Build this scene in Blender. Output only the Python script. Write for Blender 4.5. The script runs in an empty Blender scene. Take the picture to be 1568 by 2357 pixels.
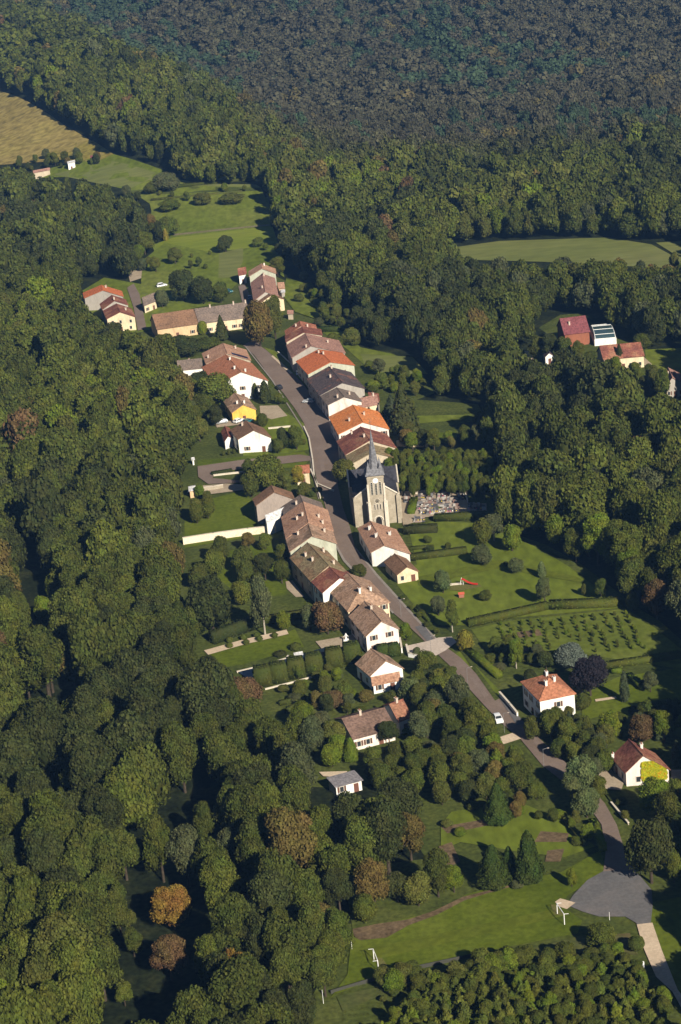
import bpy, bmesh, math, random
import numpy as np
from mathutils import Vector, Matrix, geometry
random.seed(7); RNG = np.random.default_rng(7)
sc = bpy.context.scene
COL = sc.collection

# ------------------------------------------------------------------ camera
FPX, CX, CY, IH = 4700.0, 784.0, 1178.5, 2357.0
TH, ROLL, CAMZ = math.radians(20.0), math.radians(5.5), 214.0
_F = np.array([0, math.cos(TH), -math.sin(TH)]); _r0 = np.array([1., 0, 0]); _u0 = np.array([0, math.sin(TH), math.cos(TH)])
_U = math.cos(ROLL)*_u0 + math.sin(ROLL)*_r0; _R = math.cos(ROLL)*_r0 - math.sin(ROLL)*_u0
cam = bpy.data.cameras.new('camera'); camo = bpy.data.objects.new('camera', cam); COL.objects.link(camo)
m = Matrix(((_R[0], _U[0], -_F[0], 0), (_R[1], _U[1], -_F[1], 0), (_R[2], _U[2], -_F[2], CAMZ), (0, 0, 0, 1)))
camo.matrix_world = m
cam.sensor_fit = 'VERTICAL'; cam.sensor_height = 36.0; cam.lens = 36.0*FPX/IH
cam.clip_start = 1.0; cam.clip_end = 12000.0
sc.camera = camo

# ------------------------------------------------------------------ light
SUN_EL, SUN_X, SUN_Y = math.radians(30.5), 0.44, -0.898
w = bpy.data.worlds.new("World"); sc.world = w; w.use_nodes = True
nt = w.node_tree; bg = nt.nodes['Background']; sky = nt.nodes.new('ShaderNodeTexSky')
sky.sky_type = 'NISHITA'; sky.sun_disc = False; sky.sun_elevation = SUN_EL; sky.air_density = 0.55; sky.dust_density = 0.0; sky.altitude = 300
sky.sun_rotation = math.atan2(SUN_X, SUN_Y)
nt.links.new(sky.outputs[0], bg.inputs[0]); bg.inputs[1].default_value = 0.05
sl = bpy.data.lights.new('sun', 'SUN'); so = bpy.data.objects.new('sun', sl); COL.objects.link(so)
sl.energy = 5.0; sl.angle = math.radians(0.5); sl.color = (1.0, 0.91, 0.76)
sd = Vector((SUN_X*math.cos(SUN_EL), SUN_Y*math.cos(SUN_EL), math.sin(SUN_EL)))
so.rotation_euler = sd.to_track_quat('Z', 'Y').to_euler()
sc.view_settings.view_transform = 'Standard'; sc.view_settings.look = 'None'
sc.view_settings.exposure = 0.68; sc.view_settings.gamma = 1.0
try:
    sc.cycles.max_bounces = 5; sc.cycles.diffuse_bounces = 1; sc.cycles.transparent_max_bounces = 4
    sc.cycles.volume_bounces = 0
except Exception: pass

# ------------------------------------------------------------------ terrain and unprojection
def sm(t): t = np.clip(t, 0, 1); return t*t*(3-2*t)
def terr(x, y):
    x = np.asarray(x, float); y = np.asarray(y, float)
    h = 165*sm((y-1480+0.2*x)/1450.0)
    h = h + 15*np.sin(x*0.014+y*0.0045+.6)*sm((y-1650)/350) + 5*np.sin(x*.03-y*.012)*sm((y-1500)/300)
    ax, ay, bx, by = 0., 1010., -235., 1720.
    L_ = math.hypot(bx-ax, by-ay); ux, uy = (bx-ax)/L_, (by-ay)/L_
    al = ((x-ax)*ux+(y-ay)*uy)/L_; dp = (x-ax)*uy-(y-ay)*ux      # dp > 0 beyond the ridge
    h = h + 40*np.exp(-(dp/np.where(dp > 0, 60.0, 85.0))**2)*sm(al*1.6)*sm((1.9-al)*1.5)
    h = h - 24*sm((dp-30)/130)*sm((y-1060)/250)*sm((1900-y)/400)
    h = h - 9*sm((-x-95-(y-500)*0.06)/90)*sm((1250-y)/300)
    return h
def ray(px, py): return _F*FPX + _R*(px-CX) - _U*(py-CY)
def at(px, py, z=None):
    d = ray(px, py)
    if z is not None: return Vector((np.array([0, 0, CAMZ])+d*((z-CAMZ)/d[2])).tolist())
    t0, t1 = 0.04, 0.9; last = t0
    for t in np.linspace(t0, t1, 500):
        p = np.array([0, 0, CAMZ])+d*t
        if p[2] < terr(p[0], p[1]):
            lo, hi = last, t
            for _ in range(18):
                mi = (lo+hi)/2; p = np.array([0, 0, CAMZ])+d*mi
                if p[2] < terr(p[0], p[1]): hi = mi
                else: lo = mi
            return Vector(p.tolist())
        last = t
    return Vector(p.tolist())
def proj(x, y, z):
    v = np.stack([x, y, z-CAMZ], -1); zc = v@_F
    return CX+FPX*(v@_R)/zc, CY-FPX*(v@_U)/zc, zc
FR = dict(A=(250,950,900), B=(650,1200,900), C=(1700,950,939), D=(650,1750,700), E=(1250,1600,700), F=(1000,2150,700),
  G=(700,2350,1000), H=(1500,1950,1139), I=(1750,2500,889), J=(1600,2950,1039), L=(900,2900,1000), N=(1080,1230,500),
  O=(1150,1420,500), P=(660,1300,500), Q=(880,1000,400), R=(300,1060,400), T=(940,1850,500), U=(2100,1150,539),
  W=(1320,1620,300), X=(0,520,500), Y=(500,600,600), Z=(1520,1880,400), AA=(2150,2500,489))
def px(fr, x, y):
    if fr is None: return (x, y)
    o = FR[fr]; k = o[2]/1568; return ((o[0]+x*k)/1.683, (o[1]+y*k)/1.683)
def pt(fr, p, z=None): q = px(fr, *p); return at(q[0], q[1], z)

# ------------------------------------------------------------------ helpers
def link(o, parent=None):
    COL.objects.link(o)
    if parent is not None: o.parent = parent
    return o
def mesh(name, verts, faces, mats, parent=None, loc=(0, 0, 0), idx=None, smooth=False):
    me = bpy.data.meshes.new(name); me.from_pydata([tuple(v) for v in verts], [], faces); me.update()
    if not isinstance(mats, (list, tuple)): mats = [mats]
    for a in mats: me.materials.append(a)
    if idx is not None: me.polygons.foreach_set('material_index', idx)
    if smooth: me.polygons.foreach_set('use_smooth', [True]*len(me.polygons))
    o = bpy.data.objects.new(name, me); o.location = loc
    return link(o, parent)
def tag(o, label=None, cat=None, group=None, kind=None):
    if label: o['label'] = label
    if cat: o['category'] = cat
    if group: o['group'] = group
    if kind: o['kind'] = kind
    return o
def empty(name, loc, rz=0, **k):
    o = bpy.data.objects.new(name, None); o.empty_display_size = 0.5; o.location = loc; o.rotation_euler = (0, 0, rz)
    link(o); return tag(o, **k)
class MB:
    def __init__(s): s.v = []; s.f = []; s.i = []
    def add(s, vs, fs, mi=0):
        b = len(s.v); s.v += [tuple(v) for v in vs]; s.f += [tuple(b+k for k in f) for f in fs]; s.i += [mi]*len(fs); return s
    def box(s, c, d, mi=0, rz=0, taper=1.0):
        cx, cy, cz = c; dx, dy, dz = d[0]/2, d[1]/2, d[2]/2; ca, sa = math.cos(rz), math.sin(rz)
        vs = []
        for z, k in ((-dz, 1.0), (dz, taper)):
            for x, y in ((-dx, -dy), (dx, -dy), (dx, dy), (-dx, dy)):
                x *= k; y *= k; vs.append((cx+x*ca-y*sa, cy+x*sa+y*ca, cz+z))
        return s.add(vs, [(0,3,2,1),(4,5,6,7),(0,1,5,4),(1,2,6,5),(2,3,7,6),(3,0,4,7)], mi)
    def tube(s, a, b, ra, rb, n=6, mi=0):
        a = Vector(a); b = Vector(b); q = (b-a).to_track_quat('Z', 'Y'); vs = []
        for p, r in ((a, ra), (b, rb)):
            for k in range(n):
                an = 2*math.pi*k/n; vs.append(p+q@Vector((r*math.cos(an), r*math.sin(an), 0)))
        fs = [(k, (k+1) % n, n+(k+1) % n, n+k) for k in range(n)]+[tuple(range(n))[::-1], tuple(range(n, 2*n))]
        return s.add(vs, fs, mi)
    def build(s, name, mats, parent=None, loc=(0, 0, 0), smooth=False):
        return mesh(name, s.v, s.f, mats, parent, loc, s.i, smooth)
# ------------------------------------------------------------------ materials
MC = {}
def newmat(name):
    m = bpy.data.materials.new(name); m.use_nodes = True; n = m.node_tree.nodes; n.clear()
    out = n.new('ShaderNodeOutputMaterial'); b = n.new('ShaderNodeBsdfPrincipled')
    m.node_tree.links.new(b.outputs[0], out.inputs[0]); b.inputs['Roughness'].default_value = 0.85
    b.inputs['Specular IOR Level'].default_value = 0.2
    return m, m.node_tree, b
def nmat(name, cols, scale=0.3, detail=6, rough=0.85, spec=0.06, bump=0, fine=None, stretch=None, metallic=0, obj=False, pos=None, streak=0):
    """surface whose own colour wanders between cols (noise in world or object space)"""
    if name in MC: return MC[name]
    m, t, b = newmat(name); n = t.nodes; L = t.links.new
    tc = n.new('ShaderNodeTexCoord'); geo = n.new('ShaderNodeNewGeometry')
    src = tc.outputs['Object'] if obj else geo.outputs['Position']
    if stretch:
        mp = n.new('ShaderNodeMapping'); mp.inputs['Scale'].default_value = stretch[:3]
        mp.inputs['Rotation'].default_value = (0, 0, stretch[3] if len(stretch) > 3 else 0); L(src, mp.inputs[0]); src = mp.outputs[0]
    no = n.new('ShaderNodeTexNoise'); no.inputs['Scale'].default_value = scale; no.inputs['Detail'].default_value = detail
    no.inputs['Roughness'].default_value = 0.65; L(src, no.inputs['Vector'])
    cr = n.new('ShaderNodeValToRGB'); L(no.outputs[0], cr.inputs[0]); e = cr.color_ramp.elements
    ps = pos or np.linspace(0.32, 0.68, len(cols)).tolist()
    e[0].position = ps[0]; e[0].color = (*cols[0], 1); e[1].position = ps[-1]; e[1].color = (*cols[-1], 1)
    for k in range(1, len(cols)-1):
        x = e.new(ps[k]); x.color = (*cols[k], 1)
    out = cr.outputs[0]
    f = fine if fine else (scale*14, 0.25)
    n2 = n.new('ShaderNodeTexNoise'); n2.inputs['Scale'].default_value = f[0]; n2.inputs['Detail'].default_value = 3; L(src, n2.inputs['Vector'])
    mr = n.new('ShaderNodeMapRange'); mr.inputs[1].default_value = 0.3; mr.inputs[2].default_value = 0.7
    mr.inputs[3].default_value = 1-f[1]; mr.inputs[4].default_value = 1+f[1]; L(n2.outputs[0], mr.inputs[0])
    mx = n.new('ShaderNodeMix'); mx.data_type = 'RGBA'; mx.blend_type = 'MULTIPLY'; mx.inputs[0].default_value = 1
    L(out, mx.inputs[6]); L(mr.outputs[0], mx.inputs[7]); L(mx.outputs[2], b.inputs['Base Color'])
    b.inputs['Roughness'].default_value = rough; b.inputs['Specular IOR Level'].default_value = spec; b.inputs['Metallic'].default_value = metallic
    if bump:
        bp = n.new('ShaderNodeBump'); bp.inputs['Strength'].default_value = 1; bp.inputs['Distance'].default_value = bump
        L(n2.outputs[0], bp.inputs['Height']); L(bp.outputs[0], b.inputs['Normal'])
    MC[name] = m; return m
def flat(name, c, rough=0.6, spec=0.3, metallic=0):
    if name in MC: return MC[name]
    return nmat(name, [tuple(v*0.93 for v in c), c], scale=0.8, rough=rough, spec=spec, metallic=metallic, fine=(5, 0.05))
def leafmat(name, attr=False):
    if name in MC: return MC[name]
    m, t, b = newmat(name); n = t.nodes; L = t.links.new
    if attr:
        c = n.new('ShaderNodeAttribute'); c.attribute_name = 'tint'; col = c.outputs['Color']
    else:
        c = n.new('ShaderNodeObjectInfo'); col = c.outputs['Color']
    v = n.new('ShaderNodeAttribute'); v.attribute_name = 'leafvar'
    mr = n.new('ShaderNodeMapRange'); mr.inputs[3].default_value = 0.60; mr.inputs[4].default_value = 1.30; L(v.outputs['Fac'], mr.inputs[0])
    mx = n.new('ShaderNodeMix'); mx.data_type = 'RGBA'; mx.blend_type = 'MULTIPLY'; mx.inputs[0].default_value = 1
    L(col, mx.inputs[6]); L(mr.outputs[0], mx.inputs[7])
    # yellower tips
    geo = n.new('ShaderNodeNewGeometry'); no = n.new('ShaderNodeTexNoise'); no.inputs['Scale'].default_value = 0.35; no.inputs['Detail'].default_value = 3
    L(geo.outputs['Position'], no.inputs['Vector'])
    hs = n.new('ShaderNodeHueSaturation'); m2 = n.new('ShaderNodeMapRange'); m2.inputs[1].default_value = .3; m2.inputs[2].default_value = .7
    m2.inputs[3].default_value = 0.475; m2.inputs[4].default_value = 0.52; L(no.outputs[0], m2.inputs[0]); L(m2.outputs[0], hs.inputs['Hue'])
    L(mx.outputs[2], hs.inputs['Color']); L(hs.outputs[0], b.inputs['Base Color'])
    b.inputs['Roughness'].default_value = 0.75; b.inputs['Specular IOR Level'].default_value = 0.06
    MC[name] = m; return m
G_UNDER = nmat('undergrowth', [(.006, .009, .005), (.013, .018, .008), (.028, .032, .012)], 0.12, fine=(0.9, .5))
G_LAWN = nmat('lawn', [(.060, .082, .007), (.080, .104, .009), (.102, .124, .015)], 0.045, fine=(0.8, .2))
G_MEAD = nmat('meadow', [(.085, .112, .012), (.108, .135, .016), (.135, .152, .028)], 0.02, fine=(0.4, .25), stretch=(1, .45, 1))
G_PALE = nmat('pale_field', [(.10, .12, .03), (.13, .145, .042), (.145, .15, .052)], 0.012, fine=(0.15, .15), stretch=(.6, 1.6, 1, .25))
G_BRIGHT = nmat('bright_field', [(.13, .165, .02), (.155, .185, .022), (.17, .19, .04)], 0.012, fine=(0.15, .12), stretch=(.4, 2, 1))
G_DARKG = nmat('rough_grass', [(.040, .052, .012), (.060, .074, .016), (.08, .09, .022)], 0.07, fine=(1.0, .35))
G_TAN = nmat('dry_maize', [(.19, .15, .045), (.235, .185, .06), (.26, .215, .06)], 0.012, fine=(0.22, .4))
G_TANY = nmat('dry_yellow', [(.17, .14, .03), (.20, .17, .04)], 0.03, fine=(0.3, .35))
G_ASPH = nmat('asphalt', [(.15, .112, .09), (.175, .132, .108), (.195, .15, .125)], 0.08, fine=(2, .1))
G_ASPHB = nmat('asphalt_bluegrey', [(.10, .098, .10), (.125, .12, .12), (.15, .135, .13)], 0.12, fine=(1.5, .12))
G_GRAV = nmat('gravel', [(.30, .24, .17), (.38, .31, .23)], 0.2, fine=(2, .15))
G_CREAM = nmat('cream_gravel', [(.45, .35, .25), (.56, .45, .33)], 0.2, fine=(2, .12))
G_DIRT = nmat('bare_soil', [(.08, .055, .03), (.12, .085, .05), (.14, .10, .055)], 0.15, fine=(1.2, .3))
G_PAVE = nmat('pale_paving', [(.42, .35, .29), (.5, .42, .36)], 0.25, fine=(2, .1))
G_ORCH = nmat('orchard_grass', [(.075, .096, .014), (.098, .12, .018), (.118, .136, .026)], 0.06, fine=(0.5, .25))
G_WATER = nmat('pool_water', [(.012, .022, .035), (.02, .035, .05)], 0.2, rough=0.08, spec=0.5)
ROOFC = dict(tan=[(.25, .155, .10), (.30, .19, .125), (.36, .235, .165), (.20, .135, .09)],
  salmon=[(.30, .165, .105), (.36, .21, .14), (.42, .25, .17)],
  brown=[(.14, .085, .055), (.18, .105, .065), (.23, .13, .08)],
  grey=[(.12, .095, .08), (.16, .125, .105), (.20, .15, .12)],
  olive=[(.21, .165, .09), (.25, .195, .11), (.17, .115, .065), (.28, .18, .10)],
  red=[(.26, .10, .06), (.33, .13, .08), (.22, .095, .06), (.40, .16, .10)],
  maroon=[(.14, .055, .042), (.18, .07, .052), (.22, .085, .058), (.26, .13, .08)],
  brick=[(.30, .125, .07), (.36, .15, .085), (.27, .13, .075)],
  orange=[(.50, .17, .05), (.56, .19, .06), (.48, .21, .09)],
  orangered=[(.40, .12, .05), (.47, .145, .06)],
  pinkbrown=[(.26, .15, .115), (.32, .18, .14), (.20, .115, .09)],
  slate=[(.075, .06, .06), (.10, .075, .075), (.06, .055, .06), (.17, .09, .07)],
  purple=[(.15, .05, .055), (.19, .065, .07)],
  metal=[(.42, .42, .43), (.5, .5, .5)], darkmetal=[(.08, .085, .085), (.11, .11, .11)], shed=[(.16, .15, .16), (.19, .18, .19)],
  church=[(.028, .028, .034), (.04, .04, .05), (.05, .05, .06)], spire=[(.13, .13, .142), (.18, .18, .19)], mauve=[(.12, .08, .06), (.155, .10, .078), (.18, .115, .09)])
WALLC = dict(taupe=(.30, .25, .215), white=(.80, .78, .72), cream=(.68, .56, .38), ochre=(.58, .42, .25), yellow=(.72, .44, .09), pink=(.58, .46, .40),
  grey=(.36, .33, .29), stone=(.46, .39, .29), pinkwhite=(.72, .64, .58), greenish=(.42, .43, .34), brickw=(.26, .10, .06))
def roofmat(k): return nmat('roof_tiles_'+k, ROOFC[k], 0.17, detail=7, fine=(1.7, .38), rough=.9, spec=.05, pos=None if len(ROOFC[k]) < 4 else [.38, .47, .52, .6])
def wallmat(k):
    c = WALLC[k]; return nmat('render_'+k, [(c[0]*.66, c[1]*.62, c[2]*.56), tuple(v*.9 for v in c), c, tuple(min(.85, v*1.05) for v in c)], 0.45, fine=(2.5, .1), stretch=(1, 1, .35), pos=[.28, .42, .55, .7])
M_PANE = flat('window_pane', (.03, .035, .04), rough=.15, spec=.5); M_FRAME = flat('window_frame', (.55, .5, .42))
M_SHUT = flat('shutter_brown', (.12, .06, .04)); M_WHITE = flat('white_paint', (.8, .8, .78)); M_CHIM = flat('chimney_render', (.52, .43, .35))
M_CHIMW = flat('chimney_white', (.72, .68, .62)); M_POT = flat('chimney_pot', (.3, .13, .07)); M_DOOR = flat('door_brown', (.14, .06, .04))
M_BARK = nmat('bark', [(.035, .028, .02), (.07, .055, .04)], 1.5); M_BARKP = nmat('pale_bark', [(.25, .22, .17), (.38, .34, .28)], 1.5)
M_STONE = nmat('limestone', [(.27, .235, .175), (.34, .295, .225), (.40, .35, .275)], 0.5, fine=(3, .12)); M_STONEP = nmat('pale_limestone', [(.52, .46, .37), (.6, .54, .45)], 0.6)
M_DARK = flat('dark_opening', (.015, .014, .014), rough=.5); M_LEAF = leafmat('foliage'); M_LEAFA = leafmat('foliage_mass', True)

# ------------------------------------------------------------------ ground sheet
def ground():
    xs = np.concatenate([np.arange(-3600, -500, 100), np.arange(-500, 500, 12.5), np.arange(500, 3601, 100)])
    ys = np.concatenate([np.arange(-200, 300, 50), np.arange(300, 2500, 12.5), np.arange(2500, 5601, 100)])
    X, Y = np.meshgrid(xs, ys); Z = terr(X, Y)-0.0
    V = np.stack([X, Y, Z], -1).reshape(-1, 3); nx = len(xs); ny = len(ys)
    i = np.arange(nx-1)[None, :]+nx*np.arange(ny-1)[:, None]
    Fc = np.stack([i, i+1, i+nx+1, i+nx], -1).reshape(-1, 4)
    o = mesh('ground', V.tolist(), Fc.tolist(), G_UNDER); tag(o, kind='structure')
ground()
_PATCH = [0]
def patch(name, pts, mat, fr=None, lift=None, kind='structure', world=False, skirt=0, **k):
    """ground area from its outline, laid over the terrain as a sheet"""
    _PATCH[0] += 1
    P = pts if world else [at(*px(fr, *p)) for p in pts]
    ymax = max(p[1] for p in P)
    if lift is None: lift = 0.02+0.004*(_PATCH[0]) if ymax < 900 else 0.25+0.004*_PATCH[0]
    bm = bmesh.new(); vs = [bm.verts.new((p[0], p[1], 0)) for p in P]
    tris = geometry.tessellate_polygon([[Vector((p[0], p[1], 0)) for p in P]])
    for t in tris:
        try: bm.faces.new([vs[q] for q in t])
        except Exception: pass
    step = 12.5; flatz = max(abs(float(terr(p[0], p[1]))) for p in P) < 0.02
    if not flatz:
        x0, x1 = min(p[0] for p in P), max(p[0] for p in P); y0, y1 = min(p[1] for p in P), ymax
        for ax, lo, hi in ((0, x0, x1), (1, y0, y1)):
            q = math.ceil(lo/step)*step
            while q < hi:
                co = [0, 0, 0]; no = [0, 0, 0]; co[ax] = q; no[ax] = 1
                bmesh.ops.bisect_plane(bm, geom=bm.verts[:]+bm.edges[:]+bm.faces[:], plane_co=co, plane_no=no); q += step
    for v in bm.verts: v.co.z = float(terr(v.co.x, v.co.y))+lift
    bmesh.ops.recalc_face_normals(bm, faces=bm.faces[:])
    if bm.faces and sum(f.normal.z for f in bm.faces) < 0: bmesh.ops.reverse_faces(bm, faces=bm.faces[:])
    if skirt:
        r = bmesh.ops.extrude_face_region(bm, geom=bm.faces[:]); 
        for v in [g for g in r['geom'] if isinstance(g, bmesh.types.BMVert)]: v.co.z += skirt
    me = bpy.data.meshes.new(name); bm.to_mesh(me); bm.free(); me.materials.append(mat)
    o = bpy.data.objects.new(name, me); link(o); tag(o, kind=kind, **k); return o
# big clearings
CLEAR = []   # image outlines that stay free of the woods
def clear(*p): CLEAR.append(np.array(p, float))
TANP = [(-80, 190), (0, 210), (60, 232), (150, 290), (200, 318), (248, 352), (200, 372), (120, 372), (-80, 385)]
patch('maize_field', TANP, G_TAN); clear(*TANP)
patch('field_margin', [(100, 352), (180, 325), (215, 325), (262, 356), (225, 372), (120, 374)], G_TANY)
P2 = [(60, 412), (100, 392), (180, 372), (262, 356), (300, 366), (370, 390), (430, 428), (600, 432), (618, 470), (625, 540), (645, 590), (655, 640), (620, 615), (560, 606), (550, 650), (500, 700), (400, 720), (345, 760), (310, 770), (262, 766), (205, 715), (190, 670), (240, 640), (325, 655), (335, 600), (385, 560), (390, 545), (352, 500), (345, 470), (300, 440), (170, 408)]
patch('grass_field', P2, G_MEAD); clear(*P2)
patch('upper_meadow', [(120, 402), (262, 372), (300, 380), (370, 402), (372, 412), (350, 432), (290, 437), (210, 420)], G_PALE)
patch('mown_strip', [(300, 440), (430, 430), (600, 434), (602, 440), (430, 446), (310, 452)], G_DARKG)
patch('mown_strip', [(395, 412), (440, 430), (600, 432), (590, 426), (470, 424)], G_PALE)
patch('mown_strip', [(345, 590), (480, 582), (640, 566), (640, 572), (480, 590), (345, 598)], G_DARKG)
patch('footpath', [(505, 585), (508, 585), (506, 642), (502, 642)], G_GRAV)
patch('dug_plot', [(290, 612), (325, 600), (330, 640), (300, 650)], G_GRAV)
patch('mown_strip', [(350, 478), (480, 470), (618, 455), (625, 505), (440, 538), (345, 520)], G_MEAD)
patch('track', [(395, 540), (500, 529), (620, 517), (622, 520), (500, 533), (400, 544)], nmat('farm_track', [(.13, .12, .06), (.19, .16, .10)], .1))
patch('hay_field', [(400, 548), (500, 536), (628, 523), (640, 560), (600, 570), (500, 580), (360, 590), (350, 565)], G_BRIGHT)
PR = [(1035, 572), (1150, 556), (1400, 548), (1500, 564), (1545, 588), (1600, 600), (1600, 622), (1400, 612), (1250, 604), (1090, 600), (1050, 592)]
patch('right_field', PR, G_PALE); clear((1040, 566), (1150, 555), (1400, 548), (1500, 564), (1550, 590), (1600, 600), (1600, 606), (1400, 602), (1250, 600), (1090, 598), (1040, 592))
patch('corner_field', [(1510, 560), (1620, 552), (1620, 600), (1550, 585)], G_PALE); clear((1510, 560), (1620, 552), (1620, 600), (1550, 585))
VIL = [(345, 765), (352, 722), (500, 700), (548, 615), (610, 600), (655, 628), (720, 655), (735, 690), (770, 735), (830, 800), (900, 812), (950, 835), (990, 885), (1000, 905), (960, 920), (1100, 930), (1120, 965), (1060, 975), (1050, 1015), (900, 1035), (890, 1045), (1130, 1040), (1130, 1145), (1120, 1190), (1100, 1210), (1230, 1255), (1310, 1300), (1375, 1350), (1440, 1400), (1490, 1430), (1620, 1520), (1640, 2500), (740, 2500), (770, 2290), (800, 2240), (812, 2135), (940, 2110), (1040, 2072), (1060, 2010), (1020, 1960), (1005, 1880), (1010, 1800), (930, 1800), (840, 1815), (740, 1810), (728, 1760), (690, 1690), (620, 1620), (560, 1585), (540, 1545), (460, 1512), (445, 1470), (455, 1400), (440, 1330), (430, 1260), (420, 1240), (428, 1180), (450, 1135), (430, 1115), (445, 1060), (500, 990), (480, 940), (460, 885), (412, 855), (405, 828), (450, 800), (370, 780)]
patch('village_ground', [((x-40 if x < 760 else (x-50 if x < 1070 and y > 1700 else (x+30 if 1090 < x < 1500 and 1180 < y < 1540 else x))), y) for x, y in VIL], G_DARKG, lift=0.012); clear(*VIL)
# estate in the wood on the right
for q in ([(1240, 755), (1290, 725), (1330, 722), (1420, 780), (1490, 800), (1500, 850), (1470, 855), (1375, 842), (1290, 790)],
          [(1205, 808), (1280, 800), (1282, 835), (1210, 838)], [(1485, 805), (1600, 800), (1600, 915), (1530, 905), (1520, 850), (1490, 845)], [(1400, 845), (1500, 853), (1500, 872), (1410, 860)]):
    patch('estate_ground', q, G_MEAD if q[0][0] > 1450 else G_DARKG); clear(*[(a, b-3 if b > 840 else b) for a, b in q])
clear((372, 2040), (442, 2040), (442, 2140), (372, 2140)); clear((366, 2160), (430, 2160), (430, 2250), (366, 2250))
# ---- lawns and plots (image outlines are only a way to write down where they lie)
def lawn(pts, mat=G_LAWN, name='lawn', fr=None): return patch(name, pts, mat, fr)
lawn([(480, 1150), (560, 1130), (590, 1165), (600, 1210), (640, 1225), (425, 1262), (425, 1195), (450, 1165)], G_LAWN)
lawn([(428, 1268), (640, 1240), (665, 1290), (700, 1370), (650, 1400), (590, 1430), (450, 1470), (440, 1330)], G_DARKG)
lawn([(500, 1275), (640, 1243), (668, 1320), (660, 1370), (560, 1380), (500, 1330)])
lawn([(455, 1060), (700, 1040), (715, 1055), (700, 1075), (560, 1085), (455, 1085)])
lawn([(560, 965), (640, 940), (700, 975), (715, 1035), (620, 1050), (560, 1050)], G_MEAD)
lawn([(480, 1500), (680, 1450), (700, 1490), (560, 1530), (500, 1540)])
lawn([(940, 1215), (1000, 1200), (1100, 1205), (1230, 1258), (1310, 1305), (1375, 1355), (1430, 1400), (1160, 1425), (1080, 1440), (1010, 1440), (950, 1390), (900, 1330), (960, 1300)], G_MEAD, 'meadow')
lawn([(1085, 1450), (1170, 1430), (1440, 1402), (1490, 1432), (1600, 1520), (1600, 1545), (1460, 1525), (1300, 1500), (1120, 1500)], G_ORCH, 'orchard')
lawn([(1420, 1560), (1620, 1530), (1620, 1720), (1420, 1640), (1340, 1660), (1340, 1600)], G_LAWN)
lawn([(1040, 1510), (1060, 1500), (1160, 1600), (1145, 1620), (1070, 1555)], G_MEAD)
lawn([(790, 700), (660, 700), (700, 660), (760, 690)], G_MEAD)
lawn([(735, 760), (770, 745), (830, 800), (900, 815), (960, 840), (985, 885), (900, 885), (850, 850), (800, 805)], G_MEAD)
patch('dry_plot', [(830, 815), (950, 822), (985, 862), (880, 860), (840, 840)], G_PALE)
patch('market_strip', [(940, 925), (1085, 930), (1100, 950), (955, 955)], G_DARKG)
patch('market_strip', [(960, 958), (1090, 955), (1060, 968), (965, 975)], G_MEAD)
patch('market_strip', [(920, 1000), (1050, 995), (1050, 1012), (925, 1015)], G_LAWN)
lawn([(660, 640), (720, 660), (760, 700), (740, 740), (680, 720), (650, 680)], G_MEAD)
lawn([(330, 600), (380, 560), (500, 585), (640, 560), (650, 600), (560, 640), (500, 660), (370, 665), (325, 650)], G_MEAD)
patch('paddock', [(505, 585), (560, 572), (560, 602), (545, 640), (503, 642)], G_PALE)
patch('drive', [(610, 935), (650, 930), (700, 965), (695, 985), (640, 1000), (625, 970)], G_GRAV) if False else None
patch('yard', [(598, 935), (640, 934), (662, 958), (625, 966), (600, 958)], G_GRAV)
patch('yard', [(495, 975), (560, 965), (555, 978), (500, 985)], G_GRAV)
# sports field and turning place
SP = [(760, 2300), (800, 2245), (812, 2140), (950, 2110), (1075, 2060), (1180, 2030), (1290, 2010), (1380, 1960), (1400, 2010), (1310, 2060), (1290, 2085), (1340, 2120), (1330, 2150), (1150, 2185), (900, 2240), (775, 2290)]
patch('sports_field', SP, G_LAWN)
patch('rough_edge', [(790, 2000), (1060, 1970), (1068, 2066), (1005, 2100), (870, 2130), (812, 2142)], G_DARKG)
patch('worn_grass', [(812, 2140), (870, 2128), (940, 2118), (1000, 2098), (1066, 2066), (1130, 2050), (1185, 2036), (1188, 2040), (1130, 2056), (1070, 2074), (1005, 2108), (940, 2132), (890, 2160), (830, 2166), (815, 2158)], G_DIRT)
patch('dry_bank', [(775, 2295), (1000, 2245), (1340, 2155), (1450, 2150), (1470, 2200), (1300, 2195), (1100, 2215), (960, 2260), (860, 2300), (790, 2330)], nmat('dry_bank', [(.06, .075, .02), (.09, .09, .03), (.10, .075, .035)], .06))
lawn([(1500, 2080), (1640, 2050), (1640, 2400), (1560, 2290), (1520, 2180), (1495, 2130)])
patch('vegetable_plot', [(1040, 1870), (1110, 1860), (1200, 1850), (1300, 1890), (1370, 1950), (1300, 1975), (1180, 1960), (1060, 1940), (1015, 1960), (1015, 1900)], G_MEAD)
patch('bare_bed', [(1015, 1905), (1160, 1880), (1170, 1892), (1060, 1915), (1030, 1920)], G_DIRT)
patch('bare_bed', [(1010, 1950), (1040, 1940), (1060, 1985), (1030, 2000)], G_DIRT)
patch('bare_bed', [(1245, 1915), (1310, 1920), (1305, 1940), (1230, 1940)], G_DIRT)
patch('bare_bed', [(1260, 1960), (1300, 1955), (1290, 1985), (1255, 1985)], G_DIRT)
patch('bare_bed', [(1140, 1500), (1230, 1490), (1230, 1498), (1150, 1510)], G_DIRT)
patch('bare_bed', [(1190, 1457), (1240, 1450), (1250, 1464), (1195, 1470)], G_DIRT)
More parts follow.
